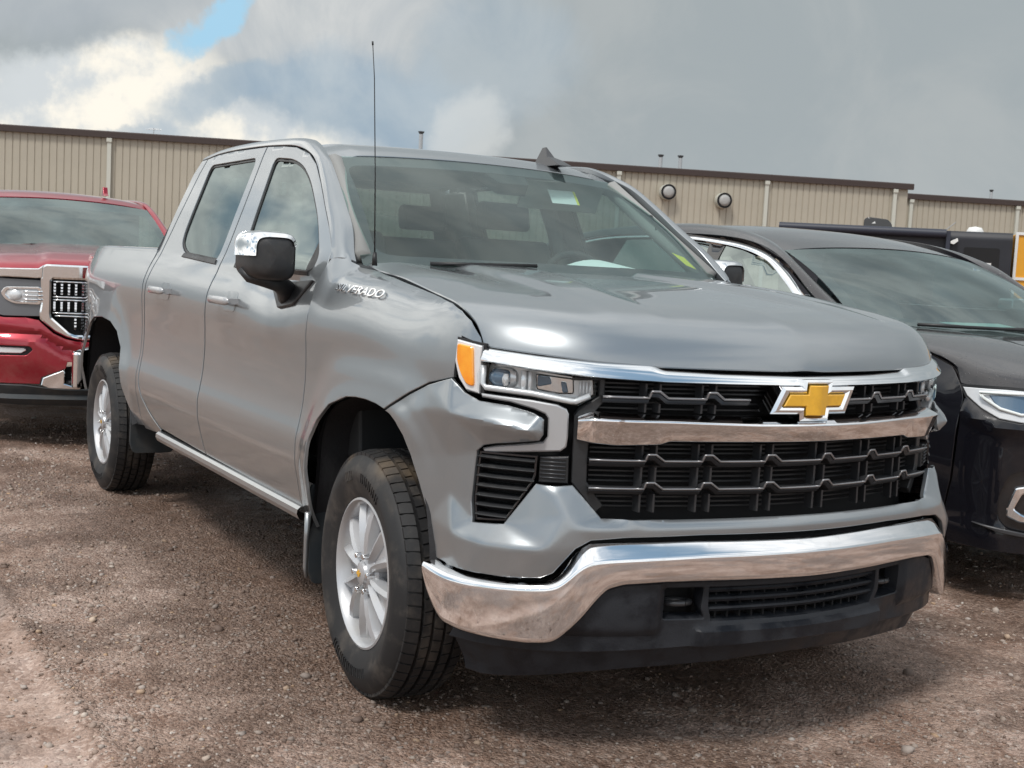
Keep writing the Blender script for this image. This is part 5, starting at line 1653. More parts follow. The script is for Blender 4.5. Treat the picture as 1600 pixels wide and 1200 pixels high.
def shell(par, cfg, m):
    """windscreen, roof, roof rails, body sides and glass of a neighbouring vehicle"""
    xb0, xb1, yb, zb0, zb1 = cfg['ws_bot']; xt0, xt1, yt, zt0, zt1 = cfg['ws_top']
    def S(uv):
        u, v = uv[:, 0], uv[:, 1]
        b = np.sin(np.pi*np.clip(v, 0, 1))*.025
        xb = xb0+(xb1-xb0)*u*u; xt = xt0+(xt1-xt0)*u*u
        zb = zb0+(zb1-zb0)*u*u; zt = zt0+(zt1-zt0)*u*u
        y = -(yb+(yt-yb)*v)*u
        return np.stack([xb+(xt-xb)*v+b*.5, y, zb+(zt-zb)*v+b*.9], -1)
    o_ = [(-1, -.05), (1, -.05), (1, 1), (-1, 1)]
    sheet('windshield', o_, S, 'wind2', par, h=.06, gap=0, bevel=.001, rim=.003)
    hl = rounded([(-.93, .05), (.93, .05), (.91, cfg['band']), (-.91, cfg['band'])], .08)
    sheet('glass_border', o_, off(S, -.004), 'frit', par, holes=[hl], h=.06, gap=0, bevel=.001, rim=.002)
    # roof
    us = np.linspace(-1, 1, 31); xr = cfg['roof_x']; zr = cfg['roof_z']
    xs = np.linspace(xr[0], xr[-1], 40); zf = spl(xr[::-1], zr[::-1])
    G = np.zeros((31, 40, 3))
    for i, u in enumerate(us):
        for j, x in enumerate(xs):
            t = (x-xs[0])/(xs[-1]-xs[0])
            G[i, j] = (x+(xt1-xt0)*u*u*max(0, 1-t*4), -u*(yt-.004+cfg.get('roof_w', 0)*min(1, t*4)), float(zf(x))-(zt0-zt1)*u*u-.012*abs(u)**8)
    grid_mesh(G, 'roof', m, par, rim=.03, flip=True)
    A = cfg['rail_lo']; B = cfg['rail_hi']
    o = loft2(A, B, 'roof_rail', m, par, nu=70, nv=8, bulge=.014, rim=.03, flip=True); mirror_copy(o)
    return S


def suv_d(s, z):
    f = spl([.2, .35, .6, .9, 1.1, 1.28, 1.34, 1.70], [-.06, -.02, 0, .0, -.004, -.030, -.045, -.135])
    return f(z)


# ---- red pickup behind the tail
RT = thing('pickup_truck', 'red pickup truck with a chrome mesh grille nosed up behind the silver tailgate', 'pickup truck', (-6.25, -.58, 0))
RB = both_in(RT)
def SR(d0): return lambda uv: PS(uv[:, 0], uv[:, 1], np.full(len(uv), d0))
hood_grid(RT, 'hood', 'red', [(-.55, -.80, 1.36), (0, -.86, 1.31), (.35, -.88, 1.27), (.50, -.90, 1.235), (.56, -.905, 1.19)], [(-.42, 0, 1.395), (0, 0, 1.38), (.5, 0, 1.345), (.80, 0, 1.31), (.88, 0, 1.285), (.90, 0, 1.270)], 1.03, ([0, .45, .52, .76, 1.03], [1.272, 1.268, 1.236, 1.228, 1.19]), -.04, crease=(.30, .46, -.018))
cfg = dict(ws_bot=(-.40, -.60, .80, 1.375, 1.37), ws_top=(-1.11, -1.18, .715, 1.775, 1.74), band=.80, roof_x=[-1.12, -1.25, -1.5, -2.0, -2.6, -2.85], roof_z=[1.785, 1.825, 1.850, 1.858, 1.845, 1.81], roof_w=-.02,
           rail_lo=[(-.66, -.90, 1.37), (-.85, -.865, 1.50), (-1.05, -.825, 1.63), (-1.25, -.79, 1.74), (-1.5, -.765, 1.80), (-2.2, -.755, 1.825), (-2.8, -.76, 1.80)],
           rail_hi=[(-.61, -.815, 1.37), (-.80, -.785, 1.50), (-1.0, -.75, 1.63), (-1.185, -.722, 1.742), (-1.4, -.70, 1.81), (-2.2, -.695, 1.835), (-2.8, -.70, 1.805)])
shell(RT, cfg, 'red')
RB('body_side', [(1.07, 1.19), (1.15, 1.22), (1.5, 1.27), (2.2, 1.33), (2.2, .48), (2.06, .5), (2.06, .75), (1.95, .90), (1.62, .97), (1.32, .90), (1.18, .72), (1.14, .60), (1.07, .60)], SURF_side, 'red', h=.06, rim=.03)
RB('body_side', X([(-.62, .46), (-.62, 1.33), (-.66, 1.36), (-.85, 1.49), (-1.05, 1.62), (-1.25, 1.73), (-1.5, 1.79), (-2.2, 1.815), (-2.8, 1.79), (-2.95, 1.36), (-4.8, 1.36), (-4.85, .6), (-4.25, .5), (-4.2, .8), (-4.0, .95), (-3.5, .95), (-3.3, .8), (-3.2, .46)]), SURF_side, 'red', holes=[X([(-.95, 1.38), (-1.35, 1.70), (-2.6, 1.74), (-2.6, 1.42)])], h=.07, rim=.03)
RB('side_window', X([(-.94, 1.37), (-1.34, 1.71), (-2.62, 1.75), (-2.62, 1.41)]), off(SURF_side, -.015), 'sideg', h=.08, gap=0, bevel=.001, rim=.004)
mb = MB(); mb.box((-1.55, 0, 1.20), (1.9, 1.60, .36)); mb.box((-1.45, -.45, 1.45), (.2, .5, .5)); mb.box((-1.45, .45, 1.45), (.2, .5, .5)); mb.box((-2.75, 0, 1.60), (.06, 1.5, .42)); mb.build('cabin_interior', 'inter', RT, bevel=.02)
mb = MB(); mb.box((-4.87, 0, 1.0), (.04, 1.8, .7)); mb.build('tailgate', 'red', RT, bevel=.01)
mb = MB(); mb.box((-2.2, 0, .60), (5.0, 1.70, .10)); mb.box((0, 0, .95), (1.4, 1.5, .5)); mb.box((-2.0, 0, 1.05), (2.4, 1.7, .7)); mb.build('underbody', 'void', RT)
# lamps, brow, grille surround
RB('lamp_housing', [(.49, 1.155), (.80, 1.160), (1.02, 1.175), (1.10, 1.13), (1.08, 1.0), (.98, .93), (.74, .900), (.495, .905)], SR(-.01), 'lamp_grey', h=.05, gap=.002, bevel=.003, rim=.05)
RB('lamp_ring', rounded([(.50, 1.108), (.735, 1.100), (.765, 1.06), (.735, 1.015), (.67, .988), (.50, .988)], .02), SR(.004), 'chrome', holes=[rounded([(.52, 1.090), (.715, 1.085), (.735, 1.055), (.712, 1.025), (.66, 1.005), (.52, 1.005)], .015)], h=.04, gap=0, bevel=.003, rim=.02)
RB('lamp_reflector', [(.52, 1.09), (.72, 1.085), (.738, 1.055), (.715, 1.02), (.66, 1.003), (.52, 1.003)], SR(-.004), 'lamp', h=.04, gap=0, bevel=.002, rim=.01)
def lens_r(name, s, z, w, h_, d, m):
    pl_ = [(s+w*math.cos(a), z+h_*math.sin(a)) for a in np.linspace(0, 2*math.pi, 18, endpoint=False)]
    def sf(uv):
        q = ((uv[:, 0]-s)/w)**2+((uv[:, 1]-z)/h_)**2
        return PS(uv[:, 0], uv[:, 1], d+.02*np.sqrt(np.clip(1-q*.85, 0, 1)))
    RB(name, pl_, sf, m, h=.01, gap=0, bevel=.001, rim=.02)
lens_r('projector_lens', .665, 1.047, .040, .036, .0, 'lamp_white')
for k in range(3):
    z_ = 1.020+.027*k
    mb = MB(); mb.tube([PS(np.array([s]), np.array([z_]), np.array([.012]))[0] for s in np.linspace(.50, .615, 5)], .007, 6)
    o = mb.build('lamp_fin', 'chrome', RT, smooth=True); mirror_copy(o)
RB('brow', [(.49, 1.170), (.535, 1.166), (.80, 1.166), (.80, 1.226), (.56, 1.234), (.52, 1.236), (.485, 1.262)], SR(.012), 'chrome', h=.04, gap=.002, bevel=.006, rim=.05)
gs = [(.505, 1.160), (.500, 1.255), (.470, 1.272), (0, 1.274)]
go = [(0, .752), (.26, .752), (.33, .768), (.41, .805), (.505, .888), (.510, .93), (.500, 1.0), (.505, 1.160), (.500, 1.250), (.470, 1.266), (0, 1.268)]
gi = [(0, .790), (.28, .788), (.315, .802), (.430, .905), (.435, .93), (.435, 1.150), (.42, 1.166), (0, 1.168)]
def sym(p): return p+[(-s, z) for s, z in p[::-1] if s > 1e-6]
sheet('grille_surround', sym(go), SR(.012), 'chrome', RT, holes=[sym(gi)], h=.03, gap=.001, bevel=.012, rim=.05)
sheet('grille_back', sym(gi), SR(-.06), 'void', RT, h=.06, gap=0, bevel=.001, rim=.003)
for z_ in (1.150, 1.045, 1.025, .935, .915):
    mb = MB(); w = .425 if z_ > .93 else .41
    mb.tube([PS(np.array([s]), np.array([z_]), np.array([-.008]))[0] for s in np.linspace(-w, w, 24)], .006, 6); mb.build('grille_bar', 'chrome', RT, smooth=True)
studs = MB()
for zc_, zlo, zhi in ((1.098, 1.055, 1.140), (.980, .945, 1.015), (.865, .815, .905)):
    for k in range(-9, 10):
        s_ = k*.046
        if zc_ < .9 and abs(s_) > .31: continue
        for q in range(4 if zc_ > .9 else 4):
            z_ = zlo+(zhi-zlo)*(q+.5)/4
            p = [PS(np.array([s_+ds]), np.array([z_+dz]), np.array([dd]))[0] for ds, dz, dd in ((-.019, .008, -.012), (.019, .008, -.012), (.006, -.009, -.012), (-.006, -.009, -.012), (-.008, .006, .004), (.008, .006, .004))]
            studs.add([tuple(x) for x in p], [(0, 1, 5, 4), (1, 2, 5), (3, 0, 4), (2, 3, 4, 5)])
o = studs.build('grille_mesh', 'chrome_d', RT); o['kind'] = 'stuff'
# bumper cover with its folded line
rc = [(0, .745), (.26, .745), (.335, .760), (.415, .797), (.512, .884), (.60, .898), (.74, .894), (.98, .924), (1.08, .99), (1.13, .98), (1.17, .72), (1.18, .45), (1.0, .440), (.50, .440), (.485, .49), (.33, .555), (.32, .60), (0, .60)]
def ev_red(uv):
    a = np.abs(uv[:, 0]); z = uv[:, 1]
    zl = np.interp(a, [0, .25, .35, .50, .8, 1.2], [.655, .660, .690, .775, .795, .81])
    d = .018*sstep(.0, .035, z-zl)*(1-sstep(.05, .12, z-zl))+.030*sstep(.004, -.05, z-zl)-.030*sstep(.16, .34, zl-z)
    d = d-.02*sstep(.9, 1.15, a)
    return PS(uv[:, 0], z, d)
fogh = rounded([(.565, .700), (.545, .680), (.585, .640), (.93, .632), (.95, .700)], .012)
sheet('bumper_cover', sym(rc), ev_red, 'red', RT, holes=[fogh, [(-s, z) for s, z in fogh]], h=.025, gap=.002, bevel=.003, rim=.03)
RB('fog_lamp_pocket', [(.55, .71), (.53, .68), (.58, .63), (.95, .62), (.97, .71)], SR(-.02), 'black', h=.05, gap=0, bevel=.001, rim=.01)
RB('fog_lamp', rounded([(.60, .688), (.585, .675), (.62, .652), (.80, .648), (.80, .690)], .01), SR(.012), 'lamp', h=.05, gap=0, bevel=.004, rim=.03)
RB('tow_hook_bezel', [(.49, .438), (.478, .488), (.345, .548), (.335, .530), (.338, .452), (.26, .428), (.26, .410), (.44, .415)], SR(.03), 'chrome_d', h=.04, gap=.001, bevel=.006, rim=.05)
sheet('lower_opening', sym([(0, .42), (.34, .42), (.34, .56), (0, .60)]), SR(-.05), 'void', RT, h=.06, gap=0, bevel=.001, rim=.003)
def low_red(uv):
    z = uv[:, 1]; return PS(uv[:, 0], z, .03-.035*sstep(.41, .385, z)+.02*sstep(.38, .35, z)-.05*sstep(.345, .29, z))
sheet('lower_valance', sym([(0, .29), (.6, .292), (1.0, .30), (1.15, .33), (1.16, .435), (.6, .437), (.40, .415), (0, .40)]), low_red, 'flap', RT, h=.03, gap=0, bevel=.004, rim=.05)
mb = MB(); mb.tube([PS(np.array([s]), np.array([.455]), np.array([-.03]))[0] for s in (.18, .22, .30, .33)], .02, 8); o = mb.build('tow_hook', 'slat', RT, smooth=True); mirror_copy(o)
mb = MB(); fn = [(-1.30, 0), (-1.34, .02), (-1.365, .075), (-1.385, .075), (-1.42, 0)]
k = 5; Ls = [(x, .40-.02, 1.842+z) for x, z in fn]; Rs = [(x, .40+.02, 1.842+z) for x, z in fn]
mb.add(Ls+Rs, [tuple(range(5)), tuple(range(5, 10))[::-1]]+[(i, (i+1) % 5, (i+1) % 5+5, i+5)[::-1] for i in range(5)]); mb.build('roof_antenna_fin', 'red', RT, bevel=.004)
mb = MB(); mb.tube([(-.53, -.52, 1.39), (-.47, -.35, 1.395), (-.43, -.1, 1.398)], .008, 6); mb.build('wiper', 'seal', RT)
make_wheel(RT, (0, -.96, .40), detail=False); make_wheel(RT, (0, .96, .40), side_=1, detail=False); make_wheel(RT, (-3.7, -.96, .40), detail=False); make_wheel(RT, (-3.7, .96, .40), side_=1, detail=False)

# ---- dark crossover on the right
SV = thing('parked_car', 'dark rain-beaded crossover with a chrome window arch parked close beside the silver hood', 'car', (-.65, 3.0, 0))
VB = both_in(SV)
def SVs(d0=0.0):
    def f(uv):
        s, z = uv[:, 0], uv[:, 1]
        a = np.abs(s)
        lean = -.05*sstep(.75, 1.05, z)*(1-sstep(1.25, 1.6, a))-.06*sstep(.93, 1.12, z)*sstep(1.20, 1.30, a)*(1-sstep(1.75, 2.1, a))
        return PS(s, z, suv_d(a, z)*sstep(.9, 1.5, a)+lean+d0)
    return f
_he = SVs()(np.array([(1.98, 1.238), (1.74, 1.195), (1.52, 1.135), (1.32, 1.062), (1.235, .985)]))
hood_grid(SV, 'hood', 'dark', [tuple(p+np.array([0, .004, .004])) for p in _he], [(-.02, 0, 1.205), (.25, 0, 1.175), (.55, 0, 1.11), (.78, 0, 1.03), (.87, 0, .95)], 1.21, ([0, 1.21], [.93, .982]), -.055, crown=6, crease=(.40, .30, .012))
cfg = dict(ws_bot=(-.02, -.40, .865, 1.205, 1.262), ws_top=(-.93, -1.02, .775, 1.625, 1.585), band=.93, roof_x=[-.94, -1.15, -1.5, -2.0, -2.8, -3.4], roof_z=[1.632, 1.680, 1.735, 1.760, 1.730, 1.66], roof_w=-.02,
           rail_lo=[(-.50, -.955, 1.292), (-.62, -.945, 1.365), (-.80, -.915, 1.482), (-.97, -.90, 1.572), (-1.20, -.88, 1.632), (-1.5, -.875, 1.662), (-2.0, -.87, 1.672), (-2.8, -.87, 1.65), (-3.4, -.88, 1.58)],
           rail_hi=[(-.405, -.880, 1.268), (-.58, -.862, 1.362), (-.80, -.826, 1.475), (-1.02, -.788, 1.588), (-1.22, -.770, 1.66), (-1.5, -.765, 1.712), (-2.0, -.760, 1.738), (-2.8, -.760, 1.705), (-3.4, -.77, 1.63)])
shell(SV, cfg, 'dark')
arc = [(-3.1, 1.60), (-2.6, 1.655), (-2.0, 1.668), (-1.80, 1.664), (-1.53, 1.646), (-1.23, 1.612), (-1.0, 1.555), (-.83, 1.470), (-.69, 1.376), (-.62, 1.335)]
A = [(x, -(1+suv_d(0, z))-.006, z) for x, z in arc]
arc2 = [(-3.06, 1.57), (-2.6, 1.628), (-2.0, 1.641), (-1.80, 1.637), (-1.53, 1.618), (-1.24, 1.583), (-1.02, 1.527), (-.87, 1.445), (-.735, 1.352), (-.69, 1.322)]
B = [(x, -(1+suv_d(0, z))-.006, z) for x, z in arc2]
o = loft2(A, B, 'window_arch_trim', 'chrome', SV, nu=80, nv=5, bulge=.006, rim=.006, flip=False); mirror_copy(o)
body = X([(-.50, 1.285), (-.62, 1.318), (-.75, 1.308), (-1.4, 1.302), (-3.2, 1.33), (-3.35, 1.60), (-4.1, 1.2), (-4.2, .6), (-3.45, .35), (-3.40, .62), (-3.2, .76), (-2.9, .78), (-2.6, .70), (-2.5, .5), (-2.45, .26), (-.54, .26), (-.52, .5), (-.46, .66), (-.28, .78), (-.1, .80), (.08, .76), (.20, .64), (.25, .45), (.27, .30)])+[(1.26, .34), (1.22, .55), (1.205, .92), (1.222, .962), (1.242, .988), (1.32, 1.058), (1.52, 1.131), (1.74, 1.191), (1.98, 1.234)]
VB('body_side', body, SVs(), 'dark', h=.05, gap=.001, rim=.006)
VB('side_window', X([(-.72, 1.33), (-.87, 1.438), (-1.02, 1.52), (-1.24, 1.576), (-1.40, 1.600), (-1.44, 1.50), (-1.48, 1.31), (-.80, 1.31)]), off(SVs(), -.008), 'sideg', h=.05, gap=0, bevel=.001, rim=.004)
VB('side_window', X([(-1.62, 1.31), (-1.57, 1.49), (-1.55, 1.615), (-1.8, 1.634), (-2.4, 1.635), (-2.6, 1.31)]), off(SVs(), -.008), 'sideg', h=.05, gap=0, bevel=.001, rim=.004)
VB('pillar_cover', X([(-1.40, 1.60), (-1.55, 1.615), (-1.57, 1.49), (-1.62, 1.31), (-1.48, 1.31), (-1.44, 1.50)]), off(SVs(), -.004), 'gloss_black', h=.05, gap=.003, bevel=.001, rim=.01)
VB('belt_trim', X([(-.66, 1.318), (-3.0, 1.325), (-3.0, 1.308), (-.68, 1.300)]), off(SVs(), .008), 'chrome', h=.05, gap=0, bevel=.002, rim=.01)
# inner edge of the wing under the bonnet line
_wa = SVs()(np.array([(1.225, .968), (1.24, .986), (1.32, 1.057), (1.52, 1.130), (1.74, 1.190), (1.98, 1.233)]))
_wb = _wa+np.array([-.03, .16, -.012])
o = loft2([tuple(p) for p in _wa], [tuple(p) for p in _wb], 'wing_edge', 'dark', SV, nu=30, nv=4, rim=0, flip=False); mirror_copy(o)
# front cover, lamp, fog pocket
def SVf(uv):
    s, z = uv[:, 0], uv[:, 1]; a = np.abs(s)
    d = suv_d(a, z)*sstep(.9, 1.5, a)-.05*sstep(.75, 1.05, z)*(1-sstep(1.25, 1.6, a))
    zl = np.interp(a, [.6, .92, 1.04, 1.22, 1.5], [.80, .797, .80, .853, .92])
    d = d+.022*sstep(.05, -.01, np.abs(z-zl-.02))*(1-sstep(1.15, 1.3, a))-.012*sstep(0, -.06, z-zl)*(1-sstep(1.2, 1.35, a))
    d = d+.012*sstep(.37, .35, z)
    return PS(s, z, d)
front = [(0, .90), (.70, .885), (.93, .834), (1.02, .845), (1.11, .884), (1.192, .930), (1.20, .92), (1.218, .55), (1.258, .34), (1.22, .255), (.9, .25), (0, .25)]
fogp = rounded([(.55, .60), (.90, .622), (.955, .598), (.992, .50), (.99, .40), (.95, .36), (.87, .345), (.55, .35)], .02)
sheet('front_cover', sym(front), SVf, 'dark', SV, holes=[fogp, [(-s, z) for s, z in fogp]], h=.03, gap=.001, bevel=.002, rim=.006)
VB('fog_pocket', [(.53, .63), (1.0, .63), (1.01, .34), (.53, .34)], SVs(-.035), 'gloss_black', h=.05, gap=0, bevel=.001, rim=.003)
VB('fog_bezel', rounded([(.86, .560), (.925, .545), (.955, .455), (.955, .415), (.90, .392), (.80, .385), (.80, .410), (.885, .425), (.925, .450), (.895, .520), (.84, .530)], .012), SVs(-.005), 'chrome', h=.03, gap=0, bevel=.006, rim=.03)
VB('lower_trim', [(1.10, .372), (.97, .358), (.80, .338), (.80, .322), (.97, .338)], SVs(.012), 'slat', h=.04, gap=0, bevel=.003, rim=.02)
sheet('grille', sym([(0, .50), (.50, .52), (.62, .84), (.55, .90), (0, .91)]), SVs(.012), 'slat', SV, h=.05, gap=0, bevel=.004, rim=.02)
HL = [(1.222, .974), (1.0, .980), (.90, .978), (.62, .950), (.62, .86), (.80, .842), (.92, .836), (1.02, .847), (1.11, .886), (1.19, .935)]
VB('headlamp', HL, SVs(.002), 'lamp_white', h=.03, gap=.002, bevel=.003, rim=.04)
VB('headlamp_gasket', [tuple(p) for p in inset(densify(HL, .05), -.012)], SVs(-.004), 'seal', h=.04, gap=0, bevel=.001, rim=.02)
VB('headlamp_lens', rounded([(1.085, .950), (.90, .958), (.66, .930), (.66, .885), (.80, .872), (.93, .868), (1.02, .885)], .01), SVs(.008), 'lamp_dark', h=.03, gap=.001, bevel=.004, rim=.02)
mb = MB(); mb.tube([PS(np.array([s]), np.array([z]), np.array([-.012]))[0] for s, z in ((.70, .952), (.90, .966), (1.12, .958), (1.10, .935), (1.02, .893), (.93, .873), (.70, .880))], .008, 6); o = mb.build('light_guide', 'paper', SV, smooth=True); mirror_copy(o)
# mirrors, wiper, sensor, sheet on the dashboard
mb = MB(); mb.prism(rounded([(-1.045, 1.265), (-1.20, 1.28), (-1.225, 1.37), (-1.18, 1.385), (-1.05, 1.382)], .03), 0, -1.04, -.93)
o = mb.build('door_mirror', 'chrome', SV, bevel=.03, seg=4); mirror_copy(o)
mb = MB(); mb.tube([(-.86, -.97, 1.22), (-.92, -1.03, 1.24), (-.97, -1.12, 1.262)], [.035, .03, .03], 8)
o = mb.build('mirror_foot', 'black', SV, smooth=True, auto=30); mirror_copy(o)
mb = MB(); mb.tube([(-.17, -.62, 1.228), (-.08, -.40, 1.226), (-.02, -.10, 1.224), (.0, .06, 1.222)], .010, 6); mb.build('wiper', 'seal', SV, smooth=True)
mb = MB(); mb.tube([(-.05, -.1, 1.224), (-.02, .30, 1.228), (-.06, .62, 1.235)], .010, 6); mb.build('wiper', 'seal', SV, smooth=True)
mb = MB(); mb.add([(-.30, -.10, 1.215), (-.34, .42, 1.215), (-.50, .40, 1.235), (-.46, -.14, 1.235)], [(0, 1, 2, 3)]); mb.build('paper_sheet', 'teal_paper', SV)
mb = MB(); mb.prism([(-.02, 1.16), (-.5, 1.205), (-.8, 1.20), (-.8, .9), (-.02, .9)], 1, -.82, .82); mb.build('dashboard', 'inter', SV)
for y in (-.45, .45):
    mb = MB(); mb.prism(rounded([(-1.35, .8), (-1.45, 1.2), (-1.55, 1.36), (-1.66, 1.35), (-1.55, .8)], .04), 1, y-.24, y+.24); mb.build('backrest', 'seat', SV, bevel=.03)
mb = MB(); mb.box((-1.9, 0, .45), (4.4, 1.7, .3)); mb.box((-.05, 0, .75), (1.0, 1.45, .35)); mb.box((-2.9, 0, .9), (.1, 1.7, .8)); mb.build('underbody', 'void', SV)
mb = MB(); mb.add([(-4.15, -.85, .4), (-4.15, .85, .4), (-4.1, .85, 1.2), (-3.4, .76, 1.64), (-3.4, -.76, 1.64), (-4.1, -.85, 1.2)], [(0, 1, 2, 5), (5, 2, 3, 4)]); mb.build('tailgate', 'dark', SV)
for y_, sd in ((-.93, -1), (.93, 1)):
    make_wheel(SV, (-.1, y_, .365), side_=sd, detail=False, R_=.37, width=.235); make_wheel(SV, (-2.95, y_, .365), side_=sd, detail=False, R_=.37, width=.235)

# ------------------------------------------------------------------ the steel building
def siding(name, base):
    return mat(name, base, 0.45, 0.0, noise=(tuple(x*.88 for x in base), .35, .3, .7))
M['tan'] = siding('tan_ribbed_steel', (0.425, 0.385, 0.310))
M['brown'] = mat('dark_brown_trim', (0.042, 0.026, 0.022), .5)
M['spout'] = mat('pale_downspout', (0.52, 0.52, 0.46), .5)
M['roof_m'] = mat('roof_sheet', (0.30, 0.30, 0.29), .5)
aw = R(149.611+8)
WN = np.array([math.cos(aw), math.sin(aw), 0.]); WH = np.array([math.sin(aw), -math.cos(aw), 0.])   # away from the viewer, to the right
WO = np.array([CAM_POS[0], CAM_POS[1], 0])+WN*57.0


def building(name, label, t0, t1, zt, back, posts, parent_extra=None):
    b = thing(name, label, 'building', tuple(WO+WN*back+WH*t0), math.atan2(WH[1], WH[0]))
    # local x runs along the wall to the right, local y away from the viewer
    L = t1-t0
    pw = .9144; prof_ = []
    for k in range(3):
        x = k*.3048
        prof_ += [(x, 0), (x+.235, .004), (x+.245, .035), (x+.285, .035), (x+.295, 0)]
    prof_.append((pw, 0))
    v = [(x, y, 0) for x, y in prof_]+[(x, y, zt) for x, y in prof_]; n = len(prof_)
    me = bpy.data.meshes.new('wall_panel'); me.from_pydata(v, [], [(i, i+1, n+i+1, n+i) for i in range(n-1)]); me.materials.append(M['tan']); me.update()
    kmax = int(L/pw)
    for k in range(kmax):
        o = link(bpy.data.objects.new('wall_panel', me), b); o.location = (k*pw, 0, 0)
    rest = L-kmax*pw
    mb = MB(); mb.box((L-rest/2, .03, zt/2), (rest, .06, zt)); mb.build('wall_end', 'tan', b)
    mb = MB(); mb.add([(0, .02, 0), (0, 24, 0), (0, 24, zt+.9), (0, .02, zt)], [(0, 1, 2, 3)]); mb.add([(L, .02, 0), (L, 24, 0), (L, 24, zt+.9), (L, .02, zt)], [(3, 2, 1, 0)]); mb.add([(0, 24, 0), (L, 24, 0), (L, 24, zt), (0, 24, zt)], [(0, 1, 2, 3)]); mb.build('side_wall', 'tan', b)
    mb = MB(); mb.add([(-.2, -.1, zt+.02), (L+.2, -.1, zt+.02), (L+.2, 24, zt+.9), (-.2, 24, zt+.9)], [(0, 1, 2, 3)]); mb.build('roof', 'roof_m', b)
    mb = MB(); mb.prism([(-.20, zt-.20), (-.20, zt+.04), (-.16, zt+.08), (.0, zt+.08), (.0, zt-.20)], 0, -.2, L+.2); mb.build('eave_trim', 'brown', b)
    for t in posts:
        mb = MB(); mb.box((t-t0, -.10, (zt-.28)/2), (.17, .12, zt-.28)); mb.box((t-t0, -.13, zt-.30), (.22, .16, .16)); mb.build('downspout', 'spout', b)
    return b


B1 = building('steel_building', 'long tan ribbed steel building with dark brown eave behind the vehicles', -29.0, 26.4, 6.33, 0, [-25.1, -17.6, -10.09, -2.6, 4.9, 12.41, 19.44, 25.72])
B2 = building('steel_building', 'set back tan steel wing at the far right end, behind the black trailer', 26.6, 45.0, 6.28, 5.0, [28.9, 34.75, 40.6])


M['galv2'] = mat('dull_disc', (0.36, 0.36, 0.35), .6)


def on_wall(t, z, back=0.0):
    p = WO+WH*t+WN*back
    return (p[0], p[1], z)


for i, t in enumerate((14.70, 17.36)):
    e = thing('wall_fan', ('round wall fan with a pale disc, the one nearer the silver truck roof', 'round wall fan with a pale disc, the one nearer the downspout')[i], 'wall fan', on_wall(t, (5.30, 5.07)[i]), math.atan2(WH[1], WH[0]), 'round fans on the tan wall')
    mb = MB(); mb.lathe([(0, .0), (.36, .0), (.36, -.42), (.33, -.44), (.33, -.40), (0, -.40)], 28, 'y'); mb.build('fan_housing', 'spout', e, smooth=True, auto=30)
    mb = MB(); mb.lathe([(.355, -.42), (.355, -.46), (.275, -.46), (.275, -.42)], 28, 'y'); mb.build('fan_ring', 'void', e, smooth=True, auto=30)
    mb = MB(); mb.lathe([(.262, -.43), (.25, -.50), (.12, -.53), (0, -.535)], 28, 'y'); mb.build('fan_disc', 'galv2', e, smooth=True)
M['galv'] = mat('galvanised_pipe', (0.42, 0.43, 0.44), .4, .5)
for i, (t, z0, z1, r_, lb) in enumerate(((3.37, 6.3, 7.3, .09, 'single vent pipe on the roof above the silver cab'), (14.54, 6.4, 6.98, .09, 'left of the two vent pipes over the wall fans'), (15.48, 6.4, 7.0, .09, 'right of the two vent pipes over the wall fans'), (33.7, 6.3, 6.8, .07, 'small vent pipe on the far right wing roof'))):
    e = thing('vent_pipe', lb, 'vent pipe', on_wall(t, z0, .8 if i < 3 else 5.8), 0, 'vent pipes on the steel roofs')
    z1 += .09
    mb = MB(); mb.tube([(0, 0, 0), (0, 0, z1-z0-.12)], r_, 12); mb.build('pipe', 'galv', e, smooth=True, auto=30)
    mb = MB(); mb.lathe([(r_*.8, z1-z0-.12), (r_*1.5, z1-z0-.05), (r_*1.6, z1-z0), (0, z1-z0+.02)], 12, 'z'); mb.build('pipe_cap', 'slat', e, smooth=True, auto=30)
e = thing('roof_aerial', 'thin cross-shaped aerial standing on the left roof edge', 'aerial', on_wall(-8.38, 6.3, .8), math.atan2(WH[1], WH[0]))
mb = MB(); mb.tube([(0, 0, 0), (0, 0, .45)], .02, 6); mb.build('mast', 'galv', e)
mb = MB(); mb.tube([(-.34, 0, .38), (.34, 0, .40)], .016, 6); mb.tube([(-.2, 0, .42), (.2, 0, .43)], .012, 6); mb.build('cross_arm', 'galv', e)

# ---- black travel trailer and the yellow truck beyond it
ta = R(134); TN = np.array([math.cos(ta), math.sin(ta), 0.]); TH = np.array([math.sin(ta), -math.cos(ta), 0.])
TO = np.array([CAM_POS[0], CAM_POS[1], 0])+TN*34.0
M['rv'] = mat('black_trailer_skin', (0.010, 0.011, 0.016), .5, noise=((.015, .016, .022), .8, .3, .7))
M['rv2'] = mat('dark_blue_awning', (0.022, 0.026, 0.042), .5)
M['yellow_body'] = mat('yellow_truck_body', (0.75, 0.36, 0.02), .4, noise=((.66, .30, .02), 1.2, .3, .7))
M['white_trim'] = mat('white_trim', (0.72, 0.72, 0.70), .5)
M['blue_print'] = mat('blue_print', (0.05, 0.11, 0.30), .5)
e = thing('travel_trailer', 'black travel trailer with a rolled awning and roof unit in front of the steel building', 'trailer', tuple(TO), math.atan2(TH[1], TH[0]))
mb = MB(); mb.prism(rounded([(0, .55), (0, 2.82), (.08, 2.97), (2.30, 2.97), (2.4, 2.85), (2.4, .55)], .06), 0, -2.35, 3.35); mb.build('body', 'rv', e)
mb = MB(); mb.tube([(-2.42, -.16, 2.90), (1.74, -.16, 2.88)], .11, 12); mb.build('awning_roll', 'rv2', e, smooth=True, auto=40)
mb = MB(); mb.box((1.80, -.12, 2.3), (.10, .14, 1.3)); mb.build('awning_arm', 'rv2', e)
